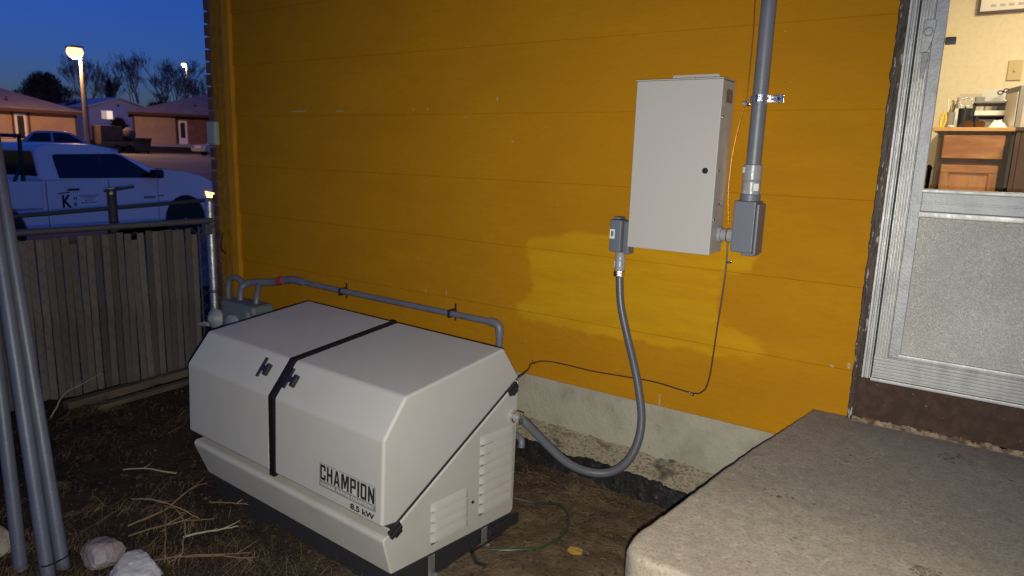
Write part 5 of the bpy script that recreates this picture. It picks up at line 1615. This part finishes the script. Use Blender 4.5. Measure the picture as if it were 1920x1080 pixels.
bare_tree("tallest bare tree standing left of the far street lamp", -90, 45.8, 1.5, 10.6, .75, 4)
bare_tree("bare tree just right of the tall street lamp's pole", -92, 41.0, 1.5, 9.2, .9, 11)
bare_tree("bare tree between the street lamp and the dark conifer", -95, 44.4, 1.5, 9.4, .8, 23)
bare_tree("bare tree above the right bungalow's roof, left of the far lamp", -90, 48.9, 1.5, 9.0, .9, 31)
bare_tree("bare tree behind the far street lamp", -92, 52.3, 1.5, 10.0, .9, 47)
bare_tree("bare tree showing at the house corner's edge", -90, 55.2, 1.5, 9.8, .8, 53)
bare_tree("bare tree reaching over the dark bush", -98, 40.0, 1.5, 7.5, .9, 61)


def bush(label, x, y, zb, rx, ry, h, n, seed):
    r = random.Random(seed)
    t = thing("leafless_bush", label, "bush", (x, y, zb))
    tk = MB(); cr = MB()
    for i in range(14):
        a = r.uniform(0, 2 * PI); q = r.uniform(.2, .8)
        tk.tube([(x, y, zb), (x + rx * q * .5 * math.cos(a), y + ry * q * .5 * math.sin(a), zb + h * .4), (x + rx * q * math.cos(a), y + ry * q * math.sin(a), zb + h * r.uniform(.6, .95) * (1 - .35 * q * q))], [.10, .06, .02], 4, caps=False)
    for i in range(n):
        a = r.uniform(0, 2 * PI); q = math.sqrt(r.random()); zz = r.random() ** .7
        lim = math.sqrt(max(.02, 1 - (zz * .97) ** 2.2)) * (1 + .25 * fbm(a * 2, zz * 3, seed * 1.))
        p = Vector((x + rx * q * lim * math.cos(a), y + ry * q * lim * math.sin(a), zb + h * zz * (1 + .10 * fbm(a * 3, q * 3, seed * 2.))))
        d = Vector((r.gauss(0, .7), r.gauss(0, .7), r.gauss(.6, .5))).normalized() * r.uniform(.25, .7)
        w = Vector((r.gauss(0, 1), r.gauss(0, 1), r.gauss(0, .4))).normalized() * r.uniform(.03, .085)
        b = len(cr.v); cr.v += [tuple(p - w), tuple(p + w), tuple(p + d)]; cr.f.append((b, b + 1, b + 2))
    obj("stems", tk, M_bush, t, normals=False); obj("crown", cr, M_bush, t, normals=False, smooth=0)


bush("large dark leafless bush behind the left bungalow's roof", -86, 33.2, 1.5, 3.2, 3.4, 6.6, 9000, 5)
bush("lower dark bush between the left bungalow and the street lamp pole", -80, 33.8, 1.4, 2.0, 2.2, 3.6, 3500, 9)
bush("dark bush behind the ridge of the right bungalow", -84, 45.2, 1.5, 2.0, 2.6, 4.4, 3500, 12)
bush("low dark shrub in front of the white house beside the pickup", -68, 32.4, 1.2, 1.0, 1.0, 1.9, 1500, 15)


def conifer(label, x, y, zb, h, w, seed):
    r = random.Random(seed)
    t = thing("conifer", label, "tree", (x, y, zb))
    obj("trunk", MB().tube([(x, y, zb), (x, y, zb + h * .95)], [.14, .02], 6, caps=False), M_bark, t)
    cr = MB()
    for i in range(3200):
        z = r.random() ** 1.3
        rad = w * (1 - z) * (.35 + .65 * math.sqrt(r.random())) * (1 + .18 * math.sin(z * 60))
        a = r.uniform(0, 2 * PI)
        p = Vector((x + rad * math.cos(a), y + rad * math.sin(a), zb + .4 + (h - .4) * z))
        d = Vector((math.cos(a), math.sin(a), r.uniform(-.5, .1))).normalized() * r.uniform(.12, .32)
        s_ = Vector((-math.sin(a), math.cos(a), r.uniform(-.3, .3))) * r.uniform(.05, .12)
        b = len(cr.v); cr.v += [tuple(p - s_), tuple(p + s_), tuple(p + d)]; cr.f.append((b, b + 1, b + 2))
    obj("crown", cr, M_pine, t, normals=False, smooth=0)


conifer("dark pointed conifer rising behind the white house", -90, 42.25, 1.5, 7.3, 1.5, 3)

GROUPS = {"parked_car": "cars parked across the street", "rock": "rocks at the foot of the conduits", "street_lamp": "street lamps across the street", "edging_board": "timber edging along the fence", "bungalow": "bungalows across the street", "mud_crumbs": "mud crumbs on the porch", "leafless_bush": "dark bushes behind the houses", "paper_note": "papers around the countertop"}
for o in bpy.data.objects:
    _b = o.name.split('.')[0]
    if o.parent is None and _b in GROUPS: o['group'] = GROUPS[_b]
    if '_local' in o: del o['_local']
for m_ in bpy.data.materials:
    if '_cur' in m_: del m_['_cur']
